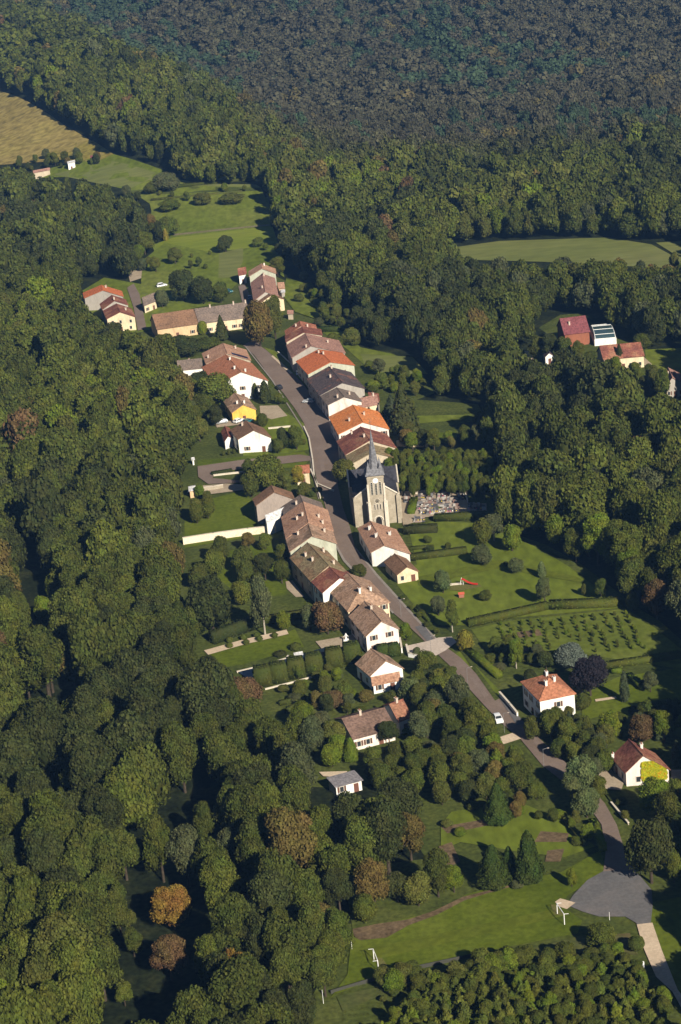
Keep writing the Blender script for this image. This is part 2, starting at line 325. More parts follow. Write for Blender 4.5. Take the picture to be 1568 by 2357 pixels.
# roads
ROAD_L = [(560, 796), (585, 818), (605, 845), (628, 878), (652, 905), (678, 940), (700, 975), (712, 1010), (718, 1040), (724, 1080), (732, 1115), (745, 1150), (756, 1195), (768, 1240), (792, 1290), (822, 1322), (852, 1350), (880, 1378), (905, 1412), (940, 1442), (975, 1475), (1000, 1500), (1042, 1540), (1072, 1578), (1110, 1620), (1150, 1662), (1200, 1705), (1250, 1765), (1310, 1812), (1350, 1850), (1385, 1900), (1395, 1960), (1388, 2015)]
ROAD_R = [(1465, 2010), (1440, 1965), (1420, 1900), (1392, 1850), (1345, 1800), (1295, 1750), (1240, 1700), (1172, 1628), (1112, 1568), (1060, 1515), (1012, 1480), (962, 1430), (908, 1370), (866, 1325), (820, 1270), (806, 1215), (790, 1170), (778, 1120), (782, 1060), (775, 1010), (762, 965), (730, 925), (692, 878), (655, 838), (622, 812), (600, 798), (588, 780)]
patch('road', ROAD_L+ROAD_R, G_ASPH)
patch('turning_place', [(1388, 2008), (1420, 2005), (1465, 2008), (1500, 2050), (1503, 2085), (1498, 2130), (1480, 2140), (1462, 2125), (1440, 2112), (1380, 2112), (1340, 2100), (1305, 2085), (1320, 2062), (1352, 2028)], G_ASPHB)
patch('gravel_patch', [(1278, 2078), (1290, 2070), (1325, 2080), (1305, 2095), (1285, 2088)], G_CREAM)
patch('gravel_track', [(1466, 2130), (1502, 2126), (1524, 2190), (1560, 2280), (1590, 2320), (1590, 2360), (1548, 2285), (1510, 2250), (1480, 2180)], G_CREAM)
for q in ([(672, 915), (684, 925), (722, 985), (712, 990)], [(735, 1060), (745, 1060), (752, 1110), (744, 1112)], [(800, 1262), (808, 1262), (838, 1305), (830, 1310)], [(880, 1352), (888, 1350), (930, 1400), (924, 1405)], [(1080, 1560), (1092, 1562), (1125, 1602), (1116, 1608)], [(1215, 1690), (1226, 1690), (1262, 1735), (1252, 1742)]):
    patch('road_patch', q, nmat('worn_asphalt', [(.20, .155, .13), (.17, .13, .11)], .3))
for q in ([(565, 800), (567, 799), (629, 877), (712, 1008), (719, 1080), (735, 1150), (733, 1151), (717, 1082), (710, 1009), (627, 879)], [(760, 1235), (763, 1233), (795, 1290), (825, 1322), (908, 1412), (904, 1414), (820, 1325), (790, 1293)], [(815, 1262), (818, 1260), (868, 1322), (964, 1428), (1012, 1478), (1009, 1480), (960, 1431), (864, 1325)]):
    patch('kerb_strip', q, nmat('kerb_stone', [(.21, .18, .16), (.27, .24, .21)], 1.0))
patch('track', [(1060, 1500), (1068, 1500), (1150, 1610), (1140, 1615)], G_DARKG)
patch('mown_strip', [(830, 2190), (1290, 2092), (1300, 2110), (850, 2215)], nmat('mown_lawn', [(.078, .098, .009), (.098, .116, .013)], .06, fine=(.6, .2)))
patch('mown_strip', [(960, 1330), (1150, 1290), (1330, 1330), (1350, 1345), (1150, 1310), (965, 1350)], nmat('mown_lawn', [(.078, .098, .009), (.098, .116, .013)], .06, fine=(.6, .2)))
patch('worn_grass', [(1040, 1350), (1100, 1342), (1110, 1352), (1060, 1362), (1035, 1360)], nmat('worn_turf', [(.11, .11, .03), (.13, .12, .04)], .2))
patch('worn_grass', [(1268, 2085), (1285, 2085), (1298, 2110), (1276, 2108)], nmat('worn_turf', [(.11, .11, .03), (.13, .12, .04)], .2))
patch('worn_grass', [(862, 2205), (880, 2208), (900, 2236), (876, 2240)], nmat('worn_turf', [(.11, .11, .03), (.13, .12, .04)], .2))
patch('road_patch', [(955, 1445), (975, 1440), (1002, 1478), (985, 1480)], G_ASPHB)
patch('road_patch', [(1150, 1610), (1165, 1618), (1210, 1668), (1190, 1672)], G_ASPHB)
patch('pale_crossing', [(985, 1478), (1010, 1470), (1040, 1468), (1052, 1480), (1025, 1500), (1003, 1512), (985, 1508), (940, 1504), (932, 1490)], G_PAVE)
patch('lane', [(455, 1075), (560, 1060), (690, 1048), (715, 1052), (716, 1062), (600, 1075), (495, 1090), (490, 1102), (550, 1108), (580, 1104), (570, 1112), (480, 1116), (457, 1100)], G_ASPH)
patch('gravel_yard', [(440, 1122), (520, 1115), (575, 1118), (560, 1130), (480, 1140), (430, 1136)], G_GRAV)
patch('lane', [(293, 665), (308, 655), (322, 680), (330, 720), (338, 758), (318, 764), (308, 710)], G_ASPH)
patch('lane', [(549, 660), (563, 655), (585, 700), (560, 705)], G_ASPH)
patch('gravel_yard', [(625, 822), (640, 812), (680, 860), (668, 862)], G_CREAM)
patch('verge', [(605, 800), (640, 812), (700, 870), (722, 905), (700, 885), (650, 838)], G_MEAD)
patch('cemetery_gravel', [(130, 150), (640, 130), (960, 110), (1170, 280), (1430, 290), (1440, 400), (1060, 450), (500, 500), (210, 620), (130, 420)], G_GRAV, 'Z')
patch('gravel_yard', [(680, 860), (760, 905), (900, 930), (700, 985)], G_GRAV, 'E')
patch('terrace', [(240, 240), (300, 230), (400, 370), (330, 375), (250, 300)], G_GRAV, 'F')
patch('terrace', [(500, 760), (720, 720), (820, 700), (890, 790), (700, 815), (560, 830)], G_GRAV, 'F')
patch('gravel_yard', [(1140, 1703), (1180, 1690), (1200, 1703), (1160, 1716)], G_CREAM)
patch('gravel_yard', [(950, 1752), (1035, 1738), (1030, 1748), (955, 1764)], G_CREAM)
patch('gravel_yard', [(735, 1780), (800, 1778), (790, 1792), (745, 1790)], G_CREAM)
patch('bare_bed', [(965, 1730), (1020, 1725), (1030, 1738), (960, 1748)], G_DIRT)
patch('garden_path', [(470, 1500), (560, 1475), (660, 1452), (665, 1462), (560, 1487), (480, 1510)], G_CREAM)
patch('lily_pool', [(350, 405), (640, 320), (900, 250), (915, 290), (640, 375), (420, 450)], G_WATER, 'G')
patch('gravel_yard', [(1015, 860), (1080, 850), (1180, 940), (1160, 1000), (1050, 990), (985, 980)], G_GRAV, 'I')
patch('garden_path', [(980, 378), (1120, 358), (1130, 372), (985, 394)], G_CREAM, 'I')
patch('gravel_yard', [(1500, 860), (1600, 860), (1600, 930), (1500, 920)], G_GRAV, 'I')
patch('lawn', [(1040, 1010), (1150, 1010), (1230, 1180), (1180, 1200)], G_DARKG, 'I')
patch('terrace', [(1150, 690), (1240, 770), (1225, 800), (1150, 780)], G_GRAV, 'U')
patch('terrace', [(555, 690), (600, 690), (615, 745), (580, 755)], G_GRAV, 'C')
# ------------------------------------------------------------------ houses
HOUSES = []
def house(label, fr, nL, nE, fL, eave, rise, t=.5, axis='d', roof='tan', wall='cream', hip=(0, 0), chim=None, near=2, sides=3, name='village_house', cat='house', group=None, over=.35, ivy=None, shut=True, base=None, chw=False, door=True, mono=False, maxd=None):
    A, B, Cc = pt(fr, nL, eave), pt(fr, nE, eave), pt(fr, fL, eave)
    u = B-A; d = Cc-A; u.z = d.z = 0
    if maxd and d.length > maxd: d *= maxd/d.length
    g = float(terr(A.x, A.y)); cen = A+u*.5+d*.5
    root = empty(name, (cen.x, cen.y, g), label=label, cat=cat, group=group)
    A0 = A-cen
    if axis == 'd':
        def Q(a, b): return A0+u*a+d*b
        la, lb = u.length, d.length
    else:
        def Q(a, b): return A0+u*b+d*a
        la, lb = d.length, u.length
    ia, ib = over/la, over/lb
    e = eave-g; th = .16
    def P3(a, b, z): q = Q(a, b); return (q.x, q.y, z)
    h0, h1 = hip
    # roof: two slopes with thickness (ridge along b)
    if mono:
        top = [P3(0, 0, e), P3(1, 0, e+rise), P3(1, 1, e+rise), P3(0, 1, e)]; fc = [(0, 1, 2, 3)]
    else:
        top = [P3(0, 0, e), P3(1, 0, e), P3(1, 1, e), P3(0, 1, e), P3(t, h0, e+rise), P3(t, 1-h1, e+rise)]
        fc = [(0, 4, 5, 3), (1, 2, 5, 4)]
        if h0: fc.append((0, 1, 4))
        if h1: fc.append((2, 3, 5))
    n = len(top); vs = top+[(x, y, z-th) for x, y, z in top]
    fs = list(fc)+[tuple(n+k for k in f[::-1]) for f in fc]
    edges = {}
    for f in fc:
        for k in range(len(f)):
            a, b = f[k], f[(k+1) % len(f)]; edges[(a, b)] = 1
    for (a, b) in edges:
        if (b, a) not in edges: fs.append((b, a, n+a, n+b))
    bm_ = MB().add(vs, fs)
    # ridge tiles
    if not mono:
        a_ = Vector(P3(t, h0, e+rise+.02)); b_ = Vector(P3(t, 1-h1, e+rise+.02)); bm_.tube(a_, b_, .13, .13, 5)
        if h0: bm_.tube(P3(0, 0, e+.05), a_, .1, .1, 4); bm_.tube(P3(1, 0, e+.05), a_, .1, .1, 4)
        if h1: bm_.tube(P3(0, 1, e+.05), b_, .1, .1, 4); bm_.tube(P3(1, 1, e+.05), b_, .1, .1, 4)
    ro = bm_.build('roof', roofmat(roof), root)
    bm = bmesh.new(); bm.from_mesh(ro.data); bmesh.ops.recalc_face_normals(bm, faces=bm.faces[:]); bm.to_mesh(ro.data); bm.free()
    # walls
    def zr(a):
        if mono: return e+rise*a-th-.03
        return (e+rise*(a/t) if a < t else e+rise*((1-a)/(1-t)))-th-.03
    a0, a1, b0, b1 = ia, 1-ia, ib, 1-ib
    wv = []; zl, zrr, zm = zr(a0), zr(a1), zr(t)
    pts = [(a0, b0), (a1, b0), (a1, b1), (a0, b1)]
    wv = [P3(a, b, -.6) for a, b in pts]+[P3(a, b, zl if a == a0 else zrr) for a, b in pts]
    wf = [(3, 2, 1, 0), (1, 2, 6, 5), (3, 0, 4, 7)]
    if mono: wf += [(0, 1, 5, 4), (2, 3, 7, 6), (4, 5, 6, 7)]
    else:
        if h0: wf.append((0, 1, 5, 4))
        else: wv.append(P3(t, b0, zm)); wf.append((0, 1, 5, len(wv)-1, 4))
        if h1: wf.append((2, 3, 7, 6))
        else: wv.append(P3(t, b1, zm)); wf.append((2, 3, 7, len(wv)-1, 6))
    wo = mesh('wall', wv, wf, wallmat(wall), root)
    bm = bmesh.new(); bm.from_mesh(wo.data); bmesh.ops.recalc_face_normals(bm, faces=bm.faces[:]); bm.to_mesh(wo.data); bm.free()
    # openings on a wall between plan points p,q
    def openings(p, q, k, floors, isdoor):
        p = Vector(P3(*p, 0)); q = Vector(P3(*q, 0)); L = (q-p).length
        if L < 2.5 or k < 1: return
        dr = (q-p)/L; nr = Vector((dr.y, -dr.x, 0))
        mid = (p+q)/2
        if nr.dot(mid) < 0: nr = -nr
        rz = math.atan2(dr.y, dr.x)
        for fl in range(floors):
            zc = 1.55+2.75*fl
            if zc+.8 > e: continue
            for i in range(k):
                s = (i+.5)/k+random.uniform(-.04, .04)
                c = p+dr*(L*s)
                if isdoor and fl == 0 and i == k//2:
                    mb = MB().box((c.x+nr.x*.03, c.y+nr.y*.03, 1.05), (1.15, .1, 2.1), 0, rz); dd = mb.build('door', M_DOOR, root)
                    MB().box((c.x+nr.x*.1+dr.x*.35, c.y+nr.y*.1+dr.y*.35, 1.0), (.12, .06, .06), 0, rz).build('handle', M_PANE, dd); continue
                mb = MB(); ww, hh = 1.0, 1.35
                for sx in (-1, 1): mb.box((c.x+nr.x*.03+dr.x*sx*ww/2, c.y+nr.y*.03+dr.y*sx*ww/2, zc), (.12, .1, hh+.14), 0, rz)
                for sz in (-1, 1): mb.box((c.x+nr.x*.035, c.y+nr.y*.035, zc+sz*hh/2), (ww+.2, .11, .12), 0, rz)
                if shut:
                    for sx in (-1, 1): mb.box((c.x+nr.x*.04+dr.x*sx*(ww*.5+.32), c.y+nr.y*.04+dr.y*sx*(ww*.5+.32), zc), (.45, .07, hh), 1, rz)
                wn = mb.build('window', [M_FRAME, M_SHUT], root)
                MB().box((c.x+nr.x*.02, c.y+nr.y*.02, zc), (ww-.1, .06, hh-.1), 0, rz).build('pane', M_PANE, wn)
    fl = 2 if e > 4.6 else 1
    sm_ = [((a0, b0), (a0, b1)), ((a1, b0), (a1, b1))]; gb = [((a0, b0), (a1, b0))]
    if axis == 'd':
        openings(*gb[0], near, fl, door and near > 0)
        for s in sm_: openings(*s, sides, fl, sides > 1)
    else:
        openings(*sm_[0], near, fl, door and near > 0)
        openings(*gb[0], max(0, sides-1), fl, False)
        openings((a0, b1), (a1, b1), max(0, sides-1), fl, False)
    # chimneys
    if chim is None: chim = [(random.choice((t-.1, t+.12, t)), random.uniform(.2, .8)) for _ in range(random.choice((1, 2, 2)))] if e > 3 else []
    ang = math.atan2(u.y, u.x)
    for (a, b) in chim:
        z = zr(a)+th; x, y, _ = P3(a, b, 0)
        mb = MB().box((x, y, z+.1), (.55, .85, 1.9), 0, ang).box((x, y, z+1.05), (.7, 1.0, .12), 0, ang)
        for s in (-.22, .22): mb.tube((x-s*math.sin(ang), y+s*math.cos(ang), z+1.08), (x-s*math.sin(ang), y+s*math.cos(ang), z+1.4), .13, .1, 6, 1)
        mb.build('chimney', [M_CHIMW if chw else M_CHIM, M_POT], ro)
    root['_e'] = 0
    HOUSES.append((cen.x, cen.y, max(la, lb)*.5)); del root['_e']
    return dict(root=root, P3=P3, e=e, zr=zr, roof=ro, ang=ang, u=u, d=d, a=(a0, a1, b0, b1), th=th)
VG = 'terraced houses of the old village street'
house('red tiled farmhouse at the far left edge of the hamlet, behind its maroon neighbours', 'R', (100, 372), (705, 345), (80, 290), 6, 3.2, roof='orangered', wall='grey', near=0, chim=[(.6, .7)])
house('narrow maroon roofed house between the red farmhouse and the cream-walled one, upper left hamlet', 'R', (375, 550), (780, 478), (335, 460), 6, 3, roof='maroon', wall='grey', near=0, chim=[(.5, .2)])
house('maroon roofed house with cream gable wall beside the small lane, upper left hamlet', 'R', (440, 690), (885, 655), (385, 560), 6, 2.6, roof='maroon', wall='cream', near=3, sides=2, chim=[(.75, .5)], shut=False)
house('small brown roofed cottage with whitewashed wall across the lane from the hamlet', 'R', (1010, 492), (1205, 412), (972, 405), 3.6, 2.4, axis='w', roof='grey', wall='cream', near=2, sides=1, chim=[])
b1 = house('long ochre stone barn with brown tiled roof and arched brown door', 'A', (622, 570), (905, 530), (576, 510), 4.6, 4.4, axis='w', roof='brown', wall='ochre', near=3, sides=1, name='long_barn', cat='barn', chim=[])
house('cream farmhouse joined to the long barn, grey-brown roof with three chimneys', 'A', (907, 530), (1262, 484), (861, 470), 4.6, 4.4, axis='w', roof='grey', wall='cream', near=7, sides=2, chim=[(.5, .3), (.5, .75), (.5, .98)])
house('small maroon roofed house with white gable at the top end of the village', 'Q', (170, 265), (300, 240), (160, 185), 4.2, 2.0, axis='w', roof='maroon', wall='white', near=1, sides=1, chim=[])
house('tan and orange roofed farmhouse, farthest at the top of the village street', 'Q', (330, 278), (750, 235), (322, 200), 5.6, 3.0, roof='salmon', wall='greenish', near=0, sides=2, chim=[(.6, .8)], chw=True)
house('long grey-brown roofed farmhouse with an orange patch, below the farthest farmhouse', 'Q', (400, 655), (785, 575), (345, 315), 5.8, 3.0, roof='pinkbrown', wall='grey', near=0, sides=3, chim=[(.4, .3), (.55, .9)], maxd=34)
house('low brown roofed barn half behind the yellow-brown tree at the top of the street', 'Q', (470, 700), (875, 620), (410, 650), 5, 2.6, roof='brown', wall='cream', near=0, sides=1, chim=[], maxd=12)
house('small orange roofed lean-to on the garden side of the top farmhouse', 'Q', (775, 462), (882, 455), (755, 370), 3.4, 1.2, axis='w', roof='salmon', wall='ochre', near=0, sides=0, name='lean_to_shed', cat='shed', chim=[])
house('little garden shed with pale violet roof behind the top farmhouses', 'Q', (815, 520), (885, 515), (812, 480), 2.4, .5, axis='w', roof='metal', wall='grey', near=0, sides=0, name='garden_shed', cat='shed', chim=[])
house('small stone hut with pinkish roof on the terraces right of the brown tree', 'Q', (912, 845), (1010, 845), (912, 800), 2.6, .8, axis='w', roof='pinkbrown', wall='stone', near=0, sides=0, name='garden_hut', cat='shed', chim=[])
# big complex left of the street
house('big farmhouse with wide brick-red roof and tall white gable beside the curve of the street', 'P', (560, 600), (1195, 548), (378, 385), 6.4, 4.2, roof='brick', wall='white', near=3, sides=4, chim=[(.62, .14), (.45, .25), (.5, .7)], chw=True)
h2 = house('salmon roofed barn with a dark strip of panels, behind the wide brick-red roof', 'P', (430, 345), (985, 300), (380, 215), 6.4, 3.4, roof='salmon', wall='stone', near=0, sides=2, name='barn', cat='barn', chim=[(.75, .8), (.1, .4)])
house('low greyish roofed wing at the left of the big brick-red farmhouse', 'P', (95, 425), (400, 395), (80, 335), 4, 2.4, axis='w', roof='grey', wall='white', near=2, sides=1, name='farm_wing', cat='outbuilding', chim=[(.9, .5)])
house('yellow rendered house with tan roof and small red porch roof', 'P', (742, 942), (1050, 898), (640, 795), 3.8, 2.5, roof='tan', wall='yellow', near=1, sides=2, chim=[(.35, .3), (.6, .2)], chw=True, shut=False)
house('white chalet-style house with brown-red roof below the yellow house', 'P', (815, 1265), (1235, 1240), (722, 1145), 5.0, 3.0, roof='brown', wall='white', near=2, sides=2, chim=[(.35, .8)], shut=True)
house('low white side wing with red roof at the left of the chalet-style house', 'P', (655, 1290), (765, 1245), (615, 1165), 3, 1.4, roof='maroon', wall='white', near=0, sides=1, name='house_wing', cat='outbuilding', chim=[])
house('small cream house with red roof at the roadside, among yellowing trees', 'D', (1110, 192), (1236, 180), (1106, 135), 4.0, 1.5, axis='w', roof='red', wall='cream', near=1, sides=1, chim=[])
# right row
house('top house of the right-hand row, red tiles with two chimneys', 'N', (85, 225), (470, 150), (70, 160), 6, 2.8, roof='red', wall='pink', near=0, sides=2, group=VG, chim=[(.35, .5), (.7, .2)])
house('second house of the right-hand row, brown-red roof with pale verge', 'N', (85, 300), (535, 215), (72, 225), 6.2, 2.6, roof='maroon', wall='stone', near=0, sides=2, group=VG, chim=[])
house('row house with maroon left slope and long pinkish right slope, right side of street', 'N', (155, 490), (815, 430), (88, 335), 6, 4.0, t=.38, roof='pinkbrown', wall='grey', near=3, sides=2, group=VG, chim=[(.3, .1), (.75, .6)], shut=False)
house('row house with bright red roof and grey-green gable, right side of street', 'N', (350, 690), (930, 580), (205, 530), 6, 3.0, roof='orangered', wall='greenish', near=2, sides=3, group=VG, chim=[(.45, .8), (.5, .6)])
house('row house with dark purple-grey roof, below the bright red one', 'O', (275, 352), (835, 265), (115, 150), 6, 3.4, t=.52, roof='slate', wall='grey', near=0, sides=3, group=VG, chim=[(.55, .9), (.4, .5)])
house('row house with brown roof and pinkish white gable, above the orange roof', 'O', (370, 472), (800, 425), (280, 358), 6, 2.5, roof='grey', wall='pinkwhite', near=0, sides=2, group=VG, chim=[(.35, .2), (.75, .5)])
house('small rear house with mixed pink roof behind the brown-roofed row house', 'O', (750, 508), (1000, 455), (715, 400), 4.2, 1.8, axis='w', roof='pinkbrown', wall='cream', near=1, sides=1, chim=[(.5, .8)])
house('rear outbuilding with dull red roof beside the big dark conifer', 'O', (880, 400), (1010, 420), (860, 330), 4, 1.6, axis='w', roof='maroon', wall='grey', near=0, sides=0, name='outbuilding', cat='outbuilding', chim=[])
house('house with vivid orange tiled roof, just above the church spire', 'O', (500, 825), (1130, 758), (385, 610), 5.6, 3.4, roof='orange', wall='pinkwhite', near=4, sides=3, chim=[(.3, .35), (.62, .5)])
house('house with maroon left slope below the orange roof, left of the spire', 'O', (585, 1075), (1215, 985), (478, 905), 6, 3.8, roof='maroon', wall='stone', near=0, sides=2, group=VG, chim=[(.45, .35), (.3, .9)])
house('brown and salmon roofed house directly behind the church', 'O', (640, 1195), (1225, 1115), (588, 1085), 5.6, 3.2, roof='olive', wall='stone', near=0, sides=1, chim=[])
# left middle row
house('brown roofed house with tall pinkish gable, upper end of the left-hand row', 'T', (155, 345), (640, 262), (118, 258), 6.2, 3.4, roof='brown', wall='taupe', near=0, sides=1, chim=[])
house('narrow grey metal roofed annex with white walls, left-hand row', 'T', (290, 545), (690, 370), (270, 500), 4.4, 1.6, axis='w', roof='metal', wall='white', near=1, sides=1, name='annex', cat='outbuilding', chim=[], over=.15)
house('dark grey-brown roof nearest the church bend, left-hand row', 'T', (500, 460), (1000, 398), (462, 360), 5.6, 3.2, roof='grey', wall='stone', near=0, sides=2, group=VG, chim=[(.35, .3)])
house('wide salmon tan roofed house of the left-hand row with four chimneys', 'T', (523, 745), (1110, 650), (465, 480), 6, 3.8, roof='salmon', wall='stone', near=0, sides=3, group=VG, chim=[(.3, .45), (.42, .45), (.8, .2), (.75, .45)])
house('tan and grey roofed house next below the four-chimney house, left-hand row', 'T', (568, 905), (1150, 800), (525, 750), 6, 3.6, roof='tan', wall='greenish', near=0, sides=2, group=VG, chim=[(.25, .75), (.8, .7)])
house('olive-tan patched roof house with two chimneys, left-hand row', 'T', (825, 1262), (1300, 1170), (568, 975), 6, 3.6, roof='olive', wall='stone', near=0, sides=3, group=VG, chim=[(.32, .45), (.28, .7), (.75, .25), (.8, .8)])
house('red-brown roofed house with a thin white gable strip, left-hand row', 'T', (965, 1405), (1425, 1280), (830, 1265), 6, 3.0, roof='maroon', wall='white', near=0, sides=2, group=VG, chim=[(.75, .15)])
house('large house with hipped tan roof and cream walls, two white dormers', 'F', (775, 492), (1150, 410), (605, 300), 5.4, 3.6, roof='tan', wall='cream', hip=(.32, 0), near=4, sides=3, chim=[(.42, .25), (.7, .32)], chw=True)
house('tan roofed house with pinkish white gable behind the clipped hedge', 'F', (930, 712), (1232, 642), (783, 532), 5.2, 3.3, roof='tan', wall='pinkwhite', near=2, sides=3, chim=[(.5, .6)])
house('white gabled house with tan roof above the row of clipped hedges', 'F', (970, 1055), (1270, 985), (838, 945), 3.6, 3.2, roof='tan', wall='white', near=2, sides=2, chim=[], shut=False)
house('low tiled garden porch against the white gabled house', 'F', (990, 1135), (1240, 1085), (975, 1070), 2.5, 1.2, axis='w', roof='salmon', wall='white', near=2, sides=0, name='garden_porch', cat='outbuilding', chim=[])
house('long tan roofed house with bright white gable in front of the church', 'E', (415, 1212), (768, 1222), (300, 1000), 4.3, 2.4, t=.36, roof='salmon', wall='white', near=0, sides=3, chim=[(.25, .75), (.7, .6), (.3, .4)], chw=True)
house('small cream building with brown roof and two red flower windows, by the meadow', 'F', (1200, 178), (1400, 142), (1090, 62), 2.8, 2.0, roof='brown', wall='cream', near=2, sides=1, name='small_house', chim=[], shut=False)
# lower village
hA = house('white two-storey house with hipped orange-red roof beside the road', 'I', (597, 382), (852, 330), (470, 250), 6.2, 3.0, roof='brick', wall='white', hip=(.42, .42), near=1, sides=3, chim=[(.5, .55), (.35, .3), (.6, .35)], chw=True, door=False)
hB = house('white house with maroon roof and yellow creeper on its gable, right edge', 'AA', (870, 1590), (1440, 1545), (690, 1385), 3.4, 4.0, t=.42, roof='maroon', wall='pinkwhite', near=2, sides=2, chim=[(.02, .9), (.62, .75)], chw=True, shut=False)
house('wide bungalow with mauve-brown roof among the trees, lower village', 'G', (1045, 808), (1310, 738), (925, 680), 3.2, 2.6, axis='w', roof='mauve', wall='pinkwhite', near=4, sides=2, name='bungalow', chim=[(.5, .42)])
house('short right-hand wing of the mauve-brown bungalow with white end wall', 'G', (1322, 702), (1408, 668), (1222, 600), 3.4, 2.4, axis='w', roof='maroon', wall='white', near=1, sides=1, name='bungalow_wing', cat='outbuilding', chim=[(.5, .5)])
house('long shed with plain grey roof deep in the lower trees', 'L', (625, 236), (797, 190), (572, 190), 2.6, .6, axis='w', roof='shed', wall='white', near=2, sides=0, name='long_shed', cat='shed', chim=[], mono=True)
house('tiny tan shed with white roof beside the gravel yard, left of village', 'D', (182, 342), (246, 330), (176, 300), 2.6, .4, axis='w', roof='metal', wall='ochre', near=1, sides=0, name='tiny_shed', cat='shed', chim=[])
house('tiny white hut standing at the wood edge below the chalet-style house', 'D', (205, 72), (236, 68), (202, 50), 2.0, .3, axis='w', roof='metal', wall='white', near=0, sides=0, name='white_hut', cat='shed', chim=[])
house('square cream pavilion at the end of the long garden pool', 'G', (690, 300), (745, 290), (684, 280), 2.2, .3, axis='w', roof='metal', wall='cream', near=1, sides=0, name='pavilion', cat='pavilion', chim=[])
# estate in the right-hand wood
house('large purple-maroon roofed house in the wood on the right', 'U', (250, 428), (545, 392), (160, 330), 5, 4.6, axis='w', roof='purple', wall='brickw', near=0, sides=2, chim=[(.3, .3)], shut=False)
house('red roofed house with cream end wall, right of the glass pool hall', 'U', (690, 708), (1160, 665), (610, 615), 4.4, 3.6, axis='w', roof='maroon', wall='cream', near=5, sides=2, chim=[], shut=False)
house('brown roofed house cut by the right edge of the view', 'U', (1385, 1020), (1640, 990), (1338, 905), 4, 3.2, t=.35, roof='pinkbrown', wall='grey', near=3, sides=2, chim=[(.25, .6)])
house('small white cottage with dark roof alone in the right-hand wood', 'U', (30, 684), (146, 668), (2, 628), 2.8, 1.6, roof='slate', wall='white', near=1, sides=1, name='cottage', chim=[])
# far smallholding upper left
house('long low shed with pinkish roof by the maize field', 'X', (405, 470), (612, 432), (400, 452), at(95, 390).z+2.3, .8, axis='w', roof='pinkbrown', wall='stone', near=0, sides=0, name='field_shed', cat='shed', chim=[], maxd=8)
house('bright white caravan-like hut among bushes by the maize field', 'X', (820, 355), (915, 335), (815, 335), at(165, 372).z+2.2, .5, axis='w', roof='metal', wall='white', near=1, sides=0, name='field_hut', cat='shed', chim=[], maxd=6)
house('pink roofed field shed right of the white hut by the maize field', 'X', (1100, 288), (1205, 282), (1095, 268), at(215, 362).z+2.2, .8, axis='w', roof='purple', wall='grey', near=0, sides=0, name='small_field_shed', cat='shed', chim=[], maxd=6)
# extras on houses
a0, a1, b0, b1_ = h2['a']   # panels on the barn: dark strip on right slope
P3 = h2['P3']; vs = []
for a, b in ((.60, .05), (.94, .05), (.94, .22), (.60, .22)):
    x, y, z = P3(a, b, h2['zr'](a)+h2['th']+.12); vs.append((x, y, z))
mesh('solar_panel', vs+[(x, y, z-.08) for x, y, z in vs], [(0, 1, 2, 3), (7, 6, 5, 4), (0, 4, 5, 1), (1, 5, 6, 2), (2, 6, 7, 3), (3, 7, 4, 0)], flat('panel_blue', (.015, .02, .06), rough=.2), h2['root'])
# creeper on the gable (leaves on the wall)
def creeper(H, n, cols, a_rng, z_rng):
    P3 = H['P3']; root = H['root']; nr = Vector((H['u'].y, -H['u'].x, 0)).normalized()
    q = Vector(P3(.5, 0, 0));
    if nr.dot(q) < 0: nr = -nr
    V = []; Fs = []; ud = H['u'].normalized()
    for i in range(n):
        a = random.uniform(*a_rng); z = random.uniform(*z_rng)
        if z > H['zr'](a)-.1: continue
        x, y, _ = P3(a, H['a'][2], 0); c = Vector((x, y, z))+nr*random.uniform(.05, .3); s = random.uniform(.12, .3)
        t1 = (ud+nr*random.uniform(-.4, .4)).normalized()*s; t2 = (Vector((0, 0, 1))+nr*random.uniform(-.6, .2)).normalized()*s
        b = len(V); V += [c-t1-t2, c+t1-t2, c+t1+t2, c-t1+t2]; Fs.append((b, b+1, b+2, b+3))
    mesh('creeper', V, Fs, nmat('creeper_leaves', cols, 1.2, fine=(3, .3)), root)
creeper(hB, 900, [(.30, .05, .01), (.30, .27, .01), (.22, .25, .015), (.35, .2, .02)], (.38, .92), (1.2, 5.6))
# canopy, conservatory hall
def pool_hall():
    P = [pt('U', q, 0.0) for q in ((600, 555), (835, 535), (760, 400), (545, 420))]
    c = sum(P, Vector())/4; root = empty('pool_hall', (c.x, c.y, 0), label='white pool hall with arched blue-grey glass roof between the two big roofs', cat='pool hall')
    L = [p-c for p in P]; mb = MB()
    for a, b in ((0, 1), (1, 2), (2, 3), (3, 0)):
        p, q = L[a], L[b]; m = (p+q)/2; mb.box((m.x, m.y, 1.1), ((q-p).length+.3, .4, 3.0), 0, math.atan2((q-p).y, (q-p).x))
    mb.build('wall', wallmat('white'), root)
    V = []; Fs = []; n = 10
    for k in range(n+1):
        a = math.pi*k/n; f = (1-math.cos(a))/2; z = 2.6+2.2*math.sin(a)
        for e0, e1 in ((0, 3), (1, 2)):
            p = L[e0].lerp(L[e1], f); V.append((p.x*.96, p.y*.96, z))
    for k in range(n): Fs.append((2*k, 2*k+1, 2*k+3, 2*k+2))
    Fs += [tuple(range(0, 2*n+2, 2)), tuple(range(1, 2*n+3, 2))]
    mesh('glass_roof', V, Fs, flat('hall_glass', (.035, .065, .075), rough=.12, spec=.5), root)
    mb = MB()
    for k in range(0, n+1, 2): mb.tube(Vector(V[2*k])*1.005, Vector(V[2*k+1])*1.005, .12, .12, 4)
    for k in range(n):
        for s in (0, 1): mb.tube(Vector(V[2*k+s])*1.005, Vector(V[2*k+2+s])*1.005, .12, .12, 4)
    mb.build('frame', M_WHITE, root)
pool_hall()
